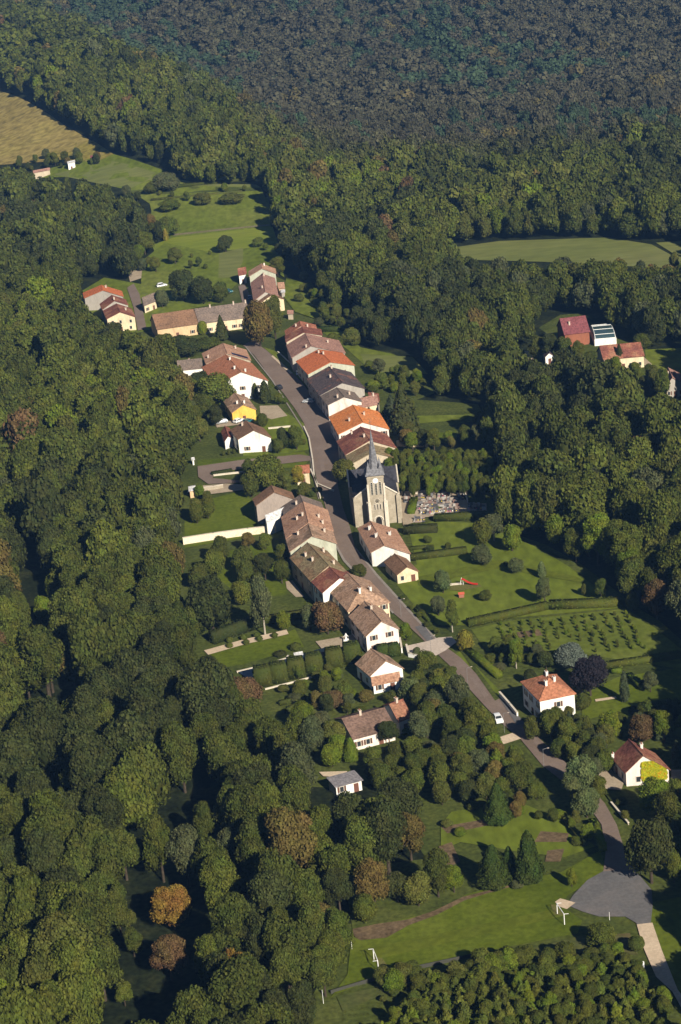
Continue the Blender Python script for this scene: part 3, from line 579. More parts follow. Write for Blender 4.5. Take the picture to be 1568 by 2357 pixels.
# ------------------------------------------------------------------ church
def church():
    B0 = pt('W', (785, 2210), 0); e1 = pt('W', (1160, 1610), 9.0); e2 = pt('W', (1035, 1090), 9.0)
    dv = (e2-e1); dv.z = 0; dv.normalize(); uv = Vector((dv.y, -dv.x, 0)); rz = math.atan2(uv.y, uv.x)
    root = empty('church', B0, rz, label='stone village church with tall pale slate spire and clock face', cat='church')
    W2, HW, RD, DL, TW, TH_ = 6.5, 8.8, 4.6, 25., 2.45, 16.8
    # nave
    mb = MB(); yf = 2.6
    mb.add([(-W2, yf, -.5), (W2, yf, -.5), (W2, DL, -.5), (-W2, DL, -.5), (-W2, yf, HW), (W2, yf, HW), (W2, DL, HW), (-W2, DL, HW), (0, yf, HW+RD), (0, DL, HW+RD)],
           [(0, 1, 5, 8, 4), (2, 3, 7, 9, 6), (1, 2, 6, 5), (3, 0, 4, 7)])
    for y in (5.5, 9.5, 13.5, 23):   # buttresses of the side walls
        for s in (-1, 1): mb.box((s*(W2+.45), y, 3.4), (.9, .7, 7.8))
    for s in (-1, 1): mb.box((s*(W2-.1), yf-.35, 4.2), (1.1, .8, 9.6)); mb.box((s*(W2-.1), yf-.3, 9.25), (.8, .6, .6), 0, 0, .3)
    nv = mb.build('nave', M_STONE, root)
    # nave roof with parapets
    mb = MB(); o = .25
    mb.add([(-W2-o, yf+.35, HW+.05), (0, yf+.35, HW+RD+.2), (0, DL+.2, HW+RD+.2), (-W2-o, DL+.2, HW+.05), (W2+o, yf+.35, HW+.05), (W2+o, DL+.2, HW+.05)], [(0, 1, 2, 3), (1, 4, 5, 2)])
    mb.build('nave_roof', roofmat('church'), root)
    mb = MB()
    for s in (-1, 1):
        a = Vector((s*(W2+.3), yf+.2, HW+.05)); b = Vector((0, yf+.2, HW+RD+.35)); mb.tube(a, b, .28, .28, 4)
    mb.build('gable_coping', M_STONEP, root)
    # transept
    for s in (-1, 1):
        x1 = s*(W2+1.0); ya, yb, ym = 14.5, 22.5, 18.5
        mb = MB(); mb.add([(s*W2*.5, ya, -.5), (x1, ya, -.5), (x1, yb, -.5), (s*W2*.5, yb, -.5), (s*W2*.5, ya, HW-.3), (x1, ya, HW-.3), (x1, yb, HW-.3), (s*W2*.5, yb, HW-.3), (x1, ym, HW+3.7)],
            [(0, 1, 5, 4), (1, 2, 6, 8, 5), (2, 3, 7, 6)]); tr = mb.build('transept', M_STONE, root)
        mb = MB(); mb.add([(s*.2, ya-.25, HW-.2), (x1, ya-.25, HW-.2), (x1, ym, HW+3.85), (s*.2, ym, HW+3.85), (x1, yb+.25, HW-.2), (s*.2, yb+.25, HW-.2)], [(0, 1, 2, 3), (3, 2, 4, 5)]); mb.build('transept_roof', roofmat('church'), root)
        mb = MB(); mb.tube((x1, ya-.3, HW-.2), (x1, ym, HW+4.1), .22, .22, 4); mb.tube((x1, yb+.3, HW-.2), (x1, ym, HW+4.1), .22, .22, 4); mb.build('gable_coping', M_STONEP, root)
    # apse
    V = []; 
    for k in range(7):
        a = math.pi*k/6; V += [(4.2*math.cos(a), DL+5*math.sin(a), -.5), (4.2*math.cos(a), DL+5*math.sin(a), 7.2)]
    Fs = [(2*k, 2*k+2, 2*k+3, 2*k+1) for k in range(6)]; mesh('apse', V, Fs, M_STONE, root)
    V2 = [V[2*k+1] for k in range(7)]+[(0, DL, 11)]; mesh('apse_roof', V2, [(k, k+1, 7) for k in range(6)], roofmat('church'), root)
    # tower
    mb = MB(); mb.box((0, 1.9, TH_/2-.3), (TW*2, 4.9, TH_+.5))
    for z in (9.6, 15.9, 5.6): mb.box((0, 1.9, z), (TW*2+.28, 5.18, .28))
    tw = mb.build('tower', M_STONE, root)
    mb = MB()
    for s in (-1, 1):
        mb.box((s*(TW-.1), -.75, 3.9), (.8, 1.0, 9.2)); mb.box((s*(TW+.3), -.1, 3.9), (.7, .8, 9.2)); mb.box((s*(TW-.05), -.62, 11.2), (.55, .5, 5.6))
    mb.build('buttress', M_STONEP, root)
    # openings on the front
    yf0 = -.56
    def arch(n_, x, z, w_, h_, par, mat=M_DARK, y=yf0-.012, ring=True):
        V = [(x-w_/2, y, z), (x+w_/2, y, z)]
        for k in range(9):
            a = math.pi*k/8; V.append((x+w_/2*math.cos(a), y, z+h_-w_/2+w_*.62*math.sin(a)))
        o_ = mesh(n_, V+[(a, y+.03, c) for a, b, c in V], [tuple(range(len(V)))], mat, par)
        if ring:
            mb = MB(); pts = [(x-w_/2, z)]+[(x-w_/2*math.cos(math.pi*k/8), z+h_-w_/2+w_*.62*math.sin(math.pi*k/8)) for k in range(9)]+[(x+w_/2, z)]
            for p, q in zip(pts, pts[1:]): mb.tube((p[0], y-.04, p[1]), (q[0], y-.04, q[1]), .11, .11, 4)
            mb.build('arch_frame', M_STONEP, o_)
        return o_
    d_ = arch('doorway', 0, 0, 2.0, 3.4, root); 
    mb = MB()
    for k in range(9):
        a, b = math.pi*k/9, math.pi*(k+1)/9; mb.tube((1.35*math.cos(a), -.72, 2.5+1.35*math.sin(a)), (1.35*math.cos(b), -.72, 2.5+1.35*math.sin(b)), .22, .22, 4)
    mb.build('portal_arch', M_STONEP, root)
    for x in (-.85, 0, .85): arch('lancet_window', x, 5.9, .5, 1.7, root)
    mb = MB()
    for k in range(6):
        a = math.pi*k/3; mb.add([(.62*math.cos(a+t_)*r_, yf0-.015, 8.6+.62*math.sin(a+t_)*r_) for t_, r_ in ((0, .3), (.35, .8), (0, 1.05), (-.35, .8))], [(0, 1, 2, 3)])
    mb.add([(.22*math.cos(k), yf0-.02, 8.6+.22*math.sin(k)) for k in range(6)], [tuple(range(6))]); mb.build('rose_window', M_DARK, root)
    mb = MB(); 
    for k in range(16):
        a, b = math.pi*k/8, math.pi*(k+1)/8; mb.tube((.85*math.cos(a), yf0-.05, 8.6+.85*math.sin(a)), (.85*math.cos(b), yf0-.05, 8.6+.85*math.sin(b)), .08, .08, 4)
    mb.build('rose_frame', M_STONEP, root)
    M_LOUV = flat('louvres', (.20, .20, .17))
    for x in (-1.25, 0, 1.25):
        l_ = arch('belfry_opening', x, 10.6, .8, 3.9, root)
        mb = MB()
        for k in range(7): mb.box((x, yf0-.06, 10.9+k*.5), (.74, .1, .2), 0)
        mb.build('louvre', M_LOUV, l_)
    for s in (-1, 1):   # side openings of the belfry
        for y in (1, 2.8):
            mb = MB().box((s*(TW+.01), y, 12.3), (.05, .7, 3.2)); mb.build('belfry_opening', M_DARK, root)
    # clock
    V = [(0, yf0-.12, 15.0)]+[(.82*math.cos(2*math.pi*k/24), yf0-.12, 15.0+.82*math.sin(2*math.pi*k/24)) for k in range(24)]
    V += [(x, yf0+.1, z) for x, y, z in V[1:]]
    ck = mesh('clock', V, [(0, k, k % 24+1) for k in range(1, 25)]+[(k, k+24, k % 24+25, k % 24+1) for k in range(1, 25)], flat('clock_white', (.85, .85, .8)), root)
    MB().box((0, yf0-.15, 15.22), (.06, .03, .5)).box((.15, yf0-.15, 15.0), (.35, .03, .06)).build('clock_hand', M_DARK, ck)
    # spire: flared square base turning to an octagon, four corner spikes, cross
    z0 = TH_-.1; yc = 1.9; k8 = lambda r, z, off=math.pi/8: [(r*math.cos(off+math.pi*k/4), yc+r*math.sin(off+math.pi*k/4), z) for k in range(8)]
    def sq(r, z): 
        return [(r, yc+r*.414, z), (r*.414, yc+r, z), (-r*.414, yc+r, z), (-r, yc+r*.414, z), (-r, yc-r*.414, z), (-r*.414, yc-r, z), (r*.414, yc-r, z), (r, yc-r*.414, z)]
    base = [(2.95, yc+2.95), (-2.95, yc+2.95), (-2.95, yc-2.95), (2.95, yc-2.95)]
    mb = MB(); V = [(x, y, z0) for x, y in base]; V += [((x)*.72, yc+(y-yc)*.72, z0+1.9) for x, y in base]; mb.add(V, [(0, 1, 5, 4), (1, 2, 6, 5), (2, 3, 7, 6), (3, 0, 4, 7)])
    o8 = sq(1.6, z0+1.5); tip = (0, yc, z0+13.6); mb.add(o8+[tip], [(k, (k+1) % 8, 8) for k in range(8)])
    for x, y in base:
        cx, cy = x*.60, yc+(y-yc)*.60; r = .62
        mb.add([(cx-r, cy-r, z0+1.4), (cx+r, cy-r, z0+1.4), (cx+r, cy+r, z0+1.4), (cx-r, cy+r, z0+1.4), (cx, cy, z0+4.3)], [(0, 1, 4), (1, 2, 4), (2, 3, 4), (3, 0, 4)])
    sp = mb.build('spire', roofmat('spire'), root)
    MB().tube((0, yc, z0+13.4), (0, yc, z0+16.6), .07, .05, 5).box((0, yc, z0+15.8), (.9, .08, .1)).build('cross', flat('iron_cross', (.12, .11, .1)), sp)
    # low sacristy on the left
    HOUSES.append((B0.x, B0.y+14, 15)); return root, B0, rz
CH, CHB, CHR = church()
# ------------------------------------------------------------------ trees
def quads(P, N, size, rng, rnd=.55):
    """leaf-clump faces at P facing roughly N"""
    n = len(P); N = N+rng.normal(0, rnd, (n, 3)); N /= np.linalg.norm(N, axis=1, keepdims=True)
    h = rng.normal(0, 1, (n, 3)); T = np.cross(N, h); T /= np.linalg.norm(T, axis=1, keepdims=True)+1e-9; B = np.cross(N, T)
    s = size*rng.uniform(.6, 1.3, (n, 1)); k = rng.uniform(.6, 1.1, (n, 1))
    V = np.stack([P-T*s*1.1-B*s*k*.3, P+T*s*.4-B*s*k, P+T*s*1.1+B*s*k*.3, P-T*s*.4+B*s*k], 1).reshape(-1, 3)
    return V
def blob(c, r, rng, seg=6, rings=4):
    V = []; F_ = []
    for i in range(rings+1):
        th = math.pi*i/rings
        for j in range(seg):
            ph = 2*math.pi*(j+.5*(i % 2))/seg; q = rng.uniform(.85, 1.1)
            V.append((c[0]+r[0]*q*math.sin(th)*math.cos(ph), c[1]+r[1]*q*math.sin(th)*math.sin(ph), c[2]+r[2]*q*math.cos(th)))
    for i in range(rings):
        for j in range(seg):
            F_.append((i*seg+j, i*seg+(j+1) % seg, (i+1)*seg+(j+1) % seg, (i+1)*seg+j))
    return np.array(V), np.array(F_)
def crown_data(kind, nq, seed, leaf, asp=1.35):
    """unit crown: radius about 1, height 1 measured in crown radii*asp; returns verts (x,y in radii, z in 0..1 of tree height)"""
    rng = np.random.default_rng(seed); Vs = []; Fs = []; vr = []; nv = 0
    def addV(V, F_, var):
        nonlocal nv
        Vs.append(V); Fs.append(F_+nv); vr.append(var); nv += len(V)
    if kind in ('broad', 'tall', 'pale'):
        nl = 20 if nq > 1200 else (11 if nq > 200 else 6)
        lob = []
        zc, zr = (.55, .40)
        for k in range(nl):
            a = rng.uniform(0, 2*math.pi); el = rng.uniform(-.5, 1.0); r_ = rng.uniform(.35, .62)
            lob.append((r_*math.cos(a)*math.cos(el*1.2), r_*math.sin(a)*math.cos(el*1.2), zc+zr*.72*math.sin(el*1.5), rng.uniform(.30, .50)))
        lob.append((0, 0, zc+.02, .62))
        lv = rng.uniform(-.16, .16, len(lob))
        w_ = np.array([l[3]**2 for l in lob]); w_ /= w_.sum()
        idx = rng.choice(len(lob), nq, p=w_); L_ = np.array(lob)[idx]
        D = rng.normal(0, 1, (nq, 3)); D[:, 2] = np.abs(D[:, 2])*np.where(rng.random(nq) < .78, 1, -1); D /= np.linalg.norm(D, axis=1, keepdims=True)
        rad = rng.uniform(.72, 1.08, nq)**.7
        zs = asp
        P = np.stack([L_[:, 0]+D[:, 0]*L_[:, 3]*rad, L_[:, 1]+D[:, 1]*L_[:, 3]*rad, L_[:, 2]*2*asp+D[:, 2]*L_[:, 3]*rad], 1)
        V = quads(P, D, leaf, rng, .62); V[:, 2] /= 2*asp
        var = np.clip(rng.uniform(0, .8, nq)+lv[idx]+.1, 0, 1)
        addV(V, np.arange(4*nq).reshape(-1, 4), var)
        for (x, y, z, r_) in lob[:: (1 if nq > 500 else 2)]:
            V, F_ = blob((x, y, z), (r_*.80, r_*.80, r_*.80/(2*asp)), rng); addV(V, F_, np.full(len(F_), .0))  # inner blobs take the darkest tone: shade between leaf clumps put into colour
    else:
        prof = dict(thuja=lambda z: np.minimum(1, (z+.02)/.16)**.5*np.clip(1-z, 0, 1)**.62*1.12, spruce=lambda z: (1-z)**.85*(.8+.25*np.abs(np.sin(z*26))),
                    cypress=lambda z: np.minimum(1, (z+.03)/.2)**.5*(1-z**3.0)**.8, ball=lambda z: np.sqrt(np.clip(1-(2*z-1)**2, 0, 1)), young=lambda z: np.minimum(1, (z+.02)/.35)**.6*np.clip(1-z**2.2, 0, 1)**.8*.9)[kind]
        zz = rng.random(nq*3); keep = rng.random(nq*3) < np.clip(prof(zz), .08, 1); zz = zz[keep][:nq]; nq = len(zz)
        a = rng.uniform(0, 2*math.pi, nq); lump = 1+.10*np.sin(a*5+zz*9+seed)+.07*np.sin(a*9-zz*17)
        r_ = prof(zz)*lump*rng.uniform(.82, 1.04, nq)
        z0, z1 = (.02, 1.0) if kind != 'spruce' else (.08, 1.0)
        P = np.stack([r_*np.cos(a), r_*np.sin(a), (z0+(z1-z0)*zz)*2*asp], 1)
        D = np.stack([np.cos(a), np.sin(a), np.full(nq, .35)], 1)
        V = quads(P, D, leaf, rng, .45); V[:, 2] /= 2*asp
        addV(V, np.arange(4*nq).reshape(-1, 4), np.clip(rng.uniform(0, .8, nq)+.1*np.sin(a*4+zz*8), 0, 1))
        n = 10; R_ = 8; V = []
        for i in range(n+1):
            z = i/n
            for j in range(R_): q = float(prof(np.array([min(z, .985)]))[0])*.86; V.append((q*math.cos(2*math.pi*j/R_), q*math.sin(2*math.pi*j/R_), z0+(z1-z0)*z*.97))
        F_ = [(i*R_+j, i*R_+(j+1) % R_, (i+1)*R_+(j+1) % R_, (i+1)*R_+j) for i in range(n) for j in range(R_)]
        addV(np.array(V), np.array(F_), np.full(len(F_), .15))  # inner shell toned darker than most leaves, painting the crown's inner shade
    return np.concatenate(Vs), np.concatenate(Fs), np.concatenate(vr)
def np_mesh(name, V, Fq, mat, var=None, tint=None):
    me = bpy.data.meshes.new(name); n = len(Fq)
    me.vertices.add(len(V)); me.vertices.foreach_set('co', V.astype(np.float32).ravel())
    me.loops.add(4*n); me.loops.foreach_set('vertex_index', Fq.astype(np.int32).ravel())
    me.polygons.add(n); me.polygons.foreach_set('loop_start', np.arange(0, 4*n, 4, dtype=np.int32))
    me.update(calc_edges=True); me.materials.append(mat)
    if var is not None:
        a = me.attributes.new('leafvar', 'FLOAT', 'FACE'); a.data.foreach_set('value', var.astype(np.float32))
    if tint is not None:
        a = me.attributes.new('tint', 'FLOAT_COLOR', 'FACE'); a.data.foreach_set('color', np.concatenate([tint, np.ones((n, 1))], 1).astype(np.float32).ravel())
    return me
def trunk_me(kind, seed):
    rng = random.Random(seed); mb = MB(); r = .075
    mb.tube((0, 0, -.03), (0, 0, .32), r*1.1, r*.8, 7); mb.tube((0, 0, .32), (rng.uniform(-.08, .08), rng.uniform(-.08, .08), .74), r, r*.35, 6)
    if kind in ('broad', 'tall', 'pale'):
        for k in range(6):
            a = rng.uniform(0, 6.28); z = rng.uniform(.25, .55); q = rng.uniform(.35, .6)
            mb.tube((0, 0, z), (q*math.cos(a), q*math.sin(a), z+rng.uniform(.1, .22)), r*.5, r*.15, 5)
    me = bpy.data.meshes.new('trunk'); me.from_pydata(mb.v, [], mb.f); me.materials.append(M_BARKP if kind == 'pale' else M_BARK); return me
KINDS = {}
for kd, nq, leaf, asp, nvar in (('broad', 9000, .043, .85, 6), ('tall', 9000, .042, 1.25, 5), ('pale', 4200, .046, 1.1, 2), ('thuja', 5200, .05, 1.5, 2), ('spruce', 1600, .1, 1.6, 2), ('cypress', 900, .16, 2.6, 1), ('ball', 1500, .07, .9, 2), ('young', 520, .15, 1.5, 4)):
    L = []
    for s in range(nvar):
        V, Fq, var = crown_data(kd, nq, 100+s*7+len(kd), leaf, asp); L.append((np_mesh('crown', V, Fq, M_LEAF, var), trunk_me(kd, s)))
    KINDS[kd] = L
PAL = dict(dark=(.038, .046, .013), green=(.056, .068, .013), mid=(.072, .086, .014), olive=(.078, .086, .018), light=(.092, .122, .012), bright=(.12, .155, .015),
  pale=(.076, .096, .034), silver=(.10, .115, .09), brown=(.095, .062, .026), red=(.085, .042, .018), orange=(.19, .11, .022), yellow=(.16, .14, .02), autumn=(.10, .080, .022), purple=(.020, .017, .022), thuja=(.040, .060, .011), cyp=(.040, .052, .024), grey=(.064, .074, .030), bluegreen=(.03, .05, .03), sap=(.05, .08, .02))
def jit(c, s=.16):
    k = random.uniform(1-s, 1+s); return (c[0]*k*random.uniform(.93, 1.07), c[1]*k, c[2]*k, 1)
NT = {}
def tree(kind, x, y, r, h, col, label, group=None, name='tree', cat='tree', z=None):
    L = KINDS[kind]; cm, tm = L[(NT.get(kind, 0)) % len(L)]; NT[kind] = NT.get(kind, 0)+1
    z = float(terr(x, y)) if z is None else z
    root = empty(name, (x, y, z), random.uniform(0, 6.28), label=label, cat=cat, group=group)
    c = bpy.data.objects.new('crown', cm); c.scale = (r, r, h); c.color = jit(PAL[col]) if isinstance(col, str) else col; link(c, root)
    if kind not in ('ball',):
        t = bpy.data.objects.new('trunk', tm); tr = min(r, h*.35); t.scale = (tr, tr, h); link(t, root)
    return root
GT = []
def inside0(x, y, P):
    c = False; j = len(P)-1
    for i in range(len(P)):
        if (P[i][1] > y) != (P[j][1] > y) and x < (P[j][0]-P[i][0])*(y-P[i][1])/(P[j][1]-P[i][1])+P[i][0]: c = not c
        j = i
    return c
def gtree(cx, yt, yb, wd, kind, col, label, group=None, name='tree', cat='tree', fr=None):
    """garden tree: outline in the photograph gives its foot, spread and height"""
    if fr: (cx, yb), yt = px(fr, cx, yb), px(fr, cx, yt)[1]; wd = wd*FR[fr][2]/1568/1.683
    g = at(cx, yb); zc = (np.array(g)-np.array([0, 0, CAMZ]))@_F; s = FPX/zc; al = math.atan2(CAMZ-g.z, math.hypot(g.x, g.y))
    r = wd/2/s; off = r*math.sin(al)*s*.75*(1 if kind != 'pale' else .5); g = at(cx, yb-off)
    h = max(1.2, ((yb-off-yt)/s-r*math.sin(al)*.3)/math.cos(al))
    GT.append((g.x, g.y, r))
    return tree(kind, g.x, g.y, r, h, col, label, group, name, cat)
T = gtree
VL = [(520, 535, 'the farm track'), (385, 425, 'the big grey-green meadow tree'), (165, 372, 'the huts by the maize field'), (300, 545, 'the wood edge left of the track'), (535, 450, 'the upper hedge line'), (380, 2080, 'the orange tree in the hollow'), (380, 2210, 'the brown tree in the hollow'), (110, 1440, 'the dark clearing'), (640, 690, 'the topmost farmhouses'), (480, 745, 'the long barn'), (250, 700, 'the upper left hamlet'), (560, 850, 'the big brick-red farmhouse'), (550, 940, 'the yellow house'), (570, 1005, 'the chalet-style house'), (700, 1090, 'the small roadside house'),
  (745, 815, 'the bright red roof'), (800, 900, 'the purple-grey roof'), (825, 970, 'the orange roof'), (932, 945, 'the huge dark conifer'), (865, 1150, 'the church'), (1020, 1160, 'the cemetery'), (700, 1210, 'the four-chimney house'), (740, 1300, 'the olive-tan roof'), (835, 1370, 'the hipped tan roof'),
  (860, 1430, 'the pinkish gable'), (875, 1535, 'the white gabled house'), (870, 1660, 'the bungalow'), (795, 1795, 'the grey shed'), (700, 1520, 'the clipped hedge blocks'), (1020, 1488, 'the road crossing'), (1072, 1470, 'the yellow ball tree'), (1262, 1600, 'the white two-storey house'), (1360, 1560, 'the purple tree'),
  (1439, 1580, 'the narrow cypress'), (1146, 1660, 'the white estate car'), (1465, 1760, 'the creeper-clad house'), (1148, 1850, 'the upper conifer'), (1180, 1980, 'the two big conifers'), (1400, 2070, 'the turning place'), (1290, 2095, 'the right goal'), (868, 2212, 'the left goal'), (1316, 1520, 'the silvery willow'), (1350, 1820, 'the large grey-green road tree'),
  (530, 1240, 'the long plastered wall'), (492, 1400, 'the large dark round tree'), (1320, 760, 'the estate maroon roof'), (1440, 815, 'the estate red roof'), (990, 1745, 'the pale driveway'), (1300, 1880, 'the kitchen garden'), (1480, 2160, 'the gravel track'), (830, 830, 'the dry plot'), (690, 1620, 'the parterre')]
def whereis(x, y):
    l = min(VL, key=lambda a: math.hypot(a[0]-x, a[1]-y)); dx, dy = x-l[0], y-l[1]; d = math.hypot(dx, dy)
    return ('close ' if d < 45 else ('' if d < 85 else 'well '))+(('right of' if dx > 0 else 'left of') if abs(dx) > 2*abs(dy) else (('below' if dy > 0 else 'above') if abs(dy) > 2*abs(dx) else (('below right of' if dy > 0 else 'above right of') if dx > 0 else ('below left of' if dy > 0 else 'above left of'))))+' '+l[2]
CNM = dict(green='deep green', mid='mid green', olive='olive', light='light green', grey='grey-green', dark='dark green', autumn='brownish', pale='pale green')
# --- single trees of the village and gardens
T(600, 695, 806, 78, 'broad', 'autumn', 'large brown-yellow tree on the small square right of the farmhouse')
T(635, 680, 785, 52, 'tall', 'olive', 'tall yellow-green tree behind the large brown-yellow tree')
T(424, 625, 700, 72, 'broad', 'dark', 'dark round tree left of the two dark trees above the farmhouse')
T(470, 640, 706, 62, 'broad', 'dark', 'dark tree in the middle of the clump above the farmhouse')
T(510, 652, 700, 42, 'broad', 'green', 'smaller tree at the right end of the clump above the farmhouse')
T(375, 668, 712, 34, 'broad', 'grey', 'grey-green tree beside the small brown roofed cottage')
T(512, 724, 786, 36, 'spruce', 'dark', 'dark conifer standing in front of the farmhouse wall')
T(468, 738, 772, 22, 'ball', 'bright', 'bright yellow-green bush by the farm entrance', name='bush', cat='bush')
T(268, 738, 800, 48, 'tall', 'dark', 'dark tree shading the lane below the cream gable of the hamlet')
T(425, 775, 830, 90, 'broad', 'dark', 'broad dark tree below the long barn')
T(478, 776, 812, 70, 'broad', 'green', 'rounded dark green tree below the farmhouse yard')
T(380, 770, 812, 60, 'broad', 'mid', 'leafy tree at the left end below the long barn')
T(498, 862, 950, 104, 'broad', 'mid', 'leafy tree left of the tall white gable')
T(462, 858, 905, 60, 'broad', 'dark', 'dark bushy tree below the grey farm wing')
T(474, 905, 960, 56, 'tall', 'green', 'green tree between wood edge and yellow house')
T(612, 873, 932, 26, 'cypress', 'dark', 'dark columnar tree at the corner of the white gable')
T(590, 880, 920, 14, 'cypress', 'green', 'narrow green column against the white gable')
T(643, 905, 935, 26, 'broad', 'mid', 'small tree by the street bend below the parked black car')
T(605, 950, 985, 26, 'ball', 'green', 'round bush at the right corner of the yellow house', name='bush', cat='bush')
T(654, 988, 1038, 42, 'broad', 'dark', 'dark garden tree right of the chalet-style house')
T(684, 978, 1040, 40, 'tall', 'mid', 'green garden tree near the street, right of the chalet-style house')
T(640, 1010, 1048, 30, 'broad', 'green', 'small tree at the balcony corner of the chalet-style house')
T(618, 1052, 1145, 92, 'broad', 'mid', 'big leafy tree left of the small cream roadside house')
T(580, 1085, 1150, 50, 'broad', 'green', 'green tree at the lane end, left of the big leafy tree')
T(660, 1085, 1140, 40, 'tall', 'olive', 'olive tree touching the small cream roadside house')
T(690, 1075, 1120, 32, 'broad', 'yellow', 'yellowing tree in front of the small cream roadside house')
T(702, 1112, 1150, 42, 'broad', 'olive', 'yellow-green bushy tree below the small cream roadside house')
T(376, 1110, 1165, 52, 'broad', 'red', 'reddish brown tree at the wood edge left of the gravel yard')
T(480, 1145, 1200, 46, 'broad', 'mid', 'orchard tree on the lawn above the long white wall')
T(455, 1150, 1200, 36, 'broad', 'olive', 'pale orchard tree beside the wood above the long white wall')
T(497, 1268, 1335, 62, 'broad', 'mid', 'light tree just below the left end of the long white wall')
T(562, 1262, 1325, 60, 'broad', 'green', 'garden tree below the middle of the long white wall')
T(612, 1270, 1345, 60, 'tall', 'dark', 'dark tree close behind the olive-tan roof')
T(650, 1290, 1350, 44, 'broad', 'green', 'green tree against the back wall of the left-hand row')
T(460, 1300, 1360, 60, 'broad', 'green', 'tree at the wood edge left of the shady garden')
T(492, 1328, 1475, 118, 'broad', 'dark', 'very large dark round tree in the shady garden')
T(560, 1340, 1400, 60, 'broad', 'mid', 'tree in the middle of the shady garden')
T(611, 1325, 1468, 62, 'pale', 'grey', 'slim tree with long pale trunk on the lawn edge')
T(655, 1408, 1458, 38, 'broad', 'light', 'small bright green tree by the garden path')
T(443, 1400, 1480, 60, 'broad', 'green', 'green tree at the wood edge beside the garden path')
T(756, 1385, 1472, 80, 'broad', 'brown', 'brown-red tree behind the hipped tan roof house')
T(716, 1395, 1460, 52, 'broad', 'grey', 'grey-green tree next to the brown-red tree')
T(795, 1058, 1118, 62, 'broad', 'olive', 'olive-brown tree on the street side of the church')
T(828, 1300, 1335, 42, 'broad', 'green', 'round dark tree at the roadside opposite the small cream building')
T(932, 878, 1008, 76, 'spruce', 'dark', 'huge dark conifer right of the row houses')
T(903, 905, 975, 52, 'spruce', 'cyp', 'dark conifer squeezed between row house and huge conifer')
T(1113, 1195, 1262, 52, 'broad', 'mid', 'tree at the bottom corner of the cemetery, left one')
T(1138, 1180, 1250, 62, 'pale', 'grey', 'tall tree with pale trunk behind the meadow corner')
T(1180, 1212, 1276, 50, 'broad', 'light', 'light green round tree at the top of the meadow')
T(1111, 1256, 1308, 52, 'broad', 'grey', 'grey-green tree at the end of the meadow hedge')
T(984, 1234, 1254, 26, 'broad', 'green', 'little round fruit tree between the two hedges, upper one')
T(989, 1256, 1274, 24, 'broad', 'dark', 'little round fruit tree between the two hedges, lower one')
T(1032, 1250, 1268, 18, 'broad', 'green', 'tiny fruit tree right of the two round fruit trees')
T(1189, 1286, 1326, 44, 'broad', 'pale', 'pale wide fruit tree in the upper meadow')
T(1021, 1316, 1372, 44, 'broad', 'pale', 'pale tree left of the red slide')
T(1010, 1372, 1424, 42, 'broad', 'grey', 'grey-green tree in the lower left corner of the meadow')
T(1042, 1382, 1458, 38, 'pale', 'mid', 'tree with pale trunk next to the clipped yellow ball tree')
T(1255, 1325, 1398, 44, 'tall', 'pale', 'upright pale tree casting a long shadow in the meadow')
T(1248, 1290, 1332, 20, 'cypress', 'pale', 'slender pale tree above the upright one in the meadow')
T(1385, 1330, 1388, 36, 'tall', 'green', 'tree at the right end of the meadow')
T(1345, 1345, 1375, 16, 'broad', 'green', 'small shrub-like tree with long shadow near the meadow end')
T(1120, 1358, 1388, 34, 'broad', 'green', 'low spreading fruit tree below the red slide')
T(1457, 1366, 1412, 38, 'broad', 'green', 'tree at the far right end of the orchard hedge')
T(1165, 1292, 1306, 14, 'broad', 'green', 'tiny fruit tree left of the pale wide fruit tree')
T(1072, 1448, 1504, 38, 'ball', 'yellow', 'clipped yellow-green ball tree at the road crossing')
T(1189, 1466, 1542, 40, 'pale', 'light', 'yellow-green birch-like tree with pale trunk')
T(1316, 1485, 1552, 84, 'broad', 'silver', 'silvery grey willow behind the purple tree')
T(1360, 1513, 1618, 92, 'broad', 'purple', 'very dark purple-leaved tree right of the white two-storey house')
T(1258, 1500, 1548, 50, 'broad', 'dark', 'dark tree behind the white two-storey house')
T(1222, 1540, 1580, 34, 'broad', 'dark', 'dark bush-like tree at the road side of the white two-storey house')
T(1439, 1542, 1620, 22, 'cypress', 'cyp', 'narrow cypress with its shadow on the lawn')
T(1498, 1545, 1600, 36, 'tall', 'grey', 'grey-green tree right of the narrow cypress')
T(1270, 1628, 1716, 52, 'tall', 'mid', 'leafy tree in front of the white two-storey house')
T(1313, 1636, 1716, 40, 'spruce', 'cyp', 'pointed spruce at the corner of the white two-storey house')
T(1228, 1652, 1712, 46, 'broad', 'green', 'roadside tree in front of the white two-storey house')
T(1344, 1598, 1640, 42, 'broad', 'green', 'tree at the right wall of the white two-storey house')
T(1405, 1633, 1718, 62, 'tall', 'light', 'bright round-topped tree between the two white houses')
T(1478, 1650, 1722, 68, 'broad', 'brown', 'brown leaved tree behind the creeper-clad house')
T(1530, 1632, 1718, 52, 'tall', 'light', 'yellow-green tree at the right edge above the creeper-clad house')
T(1378, 1698, 1762, 48, 'broad', 'green', 'green tree left of the creeper-clad house')
T(1322, 1712, 1768, 50, 'broad', 'mid', 'roadside tree, middle one of the three below the spruce')
T(1289, 1700, 1752, 46, 'broad', 'green', 'roadside tree, left one of the three below the spruce')
T(1558, 1702, 1770, 24, 'cypress', 'cyp', 'narrow cypress at the right border of the view')
T(1340, 1748, 1850, 86, 'broad', 'pale', 'large grey-green tree leaning over the road')
T(1352, 1812, 1895, 72, 'broad', 'pale', 'second large grey-green tree below, at the left road side')
T(1512, 1788, 1900, 84, 'tall', 'light', 'tall yellow-green tree below the creeper-clad house')
T(1556, 1800, 1880, 50, 'broad', 'mid', 'tree cut by the right border below the creeper-clad house')
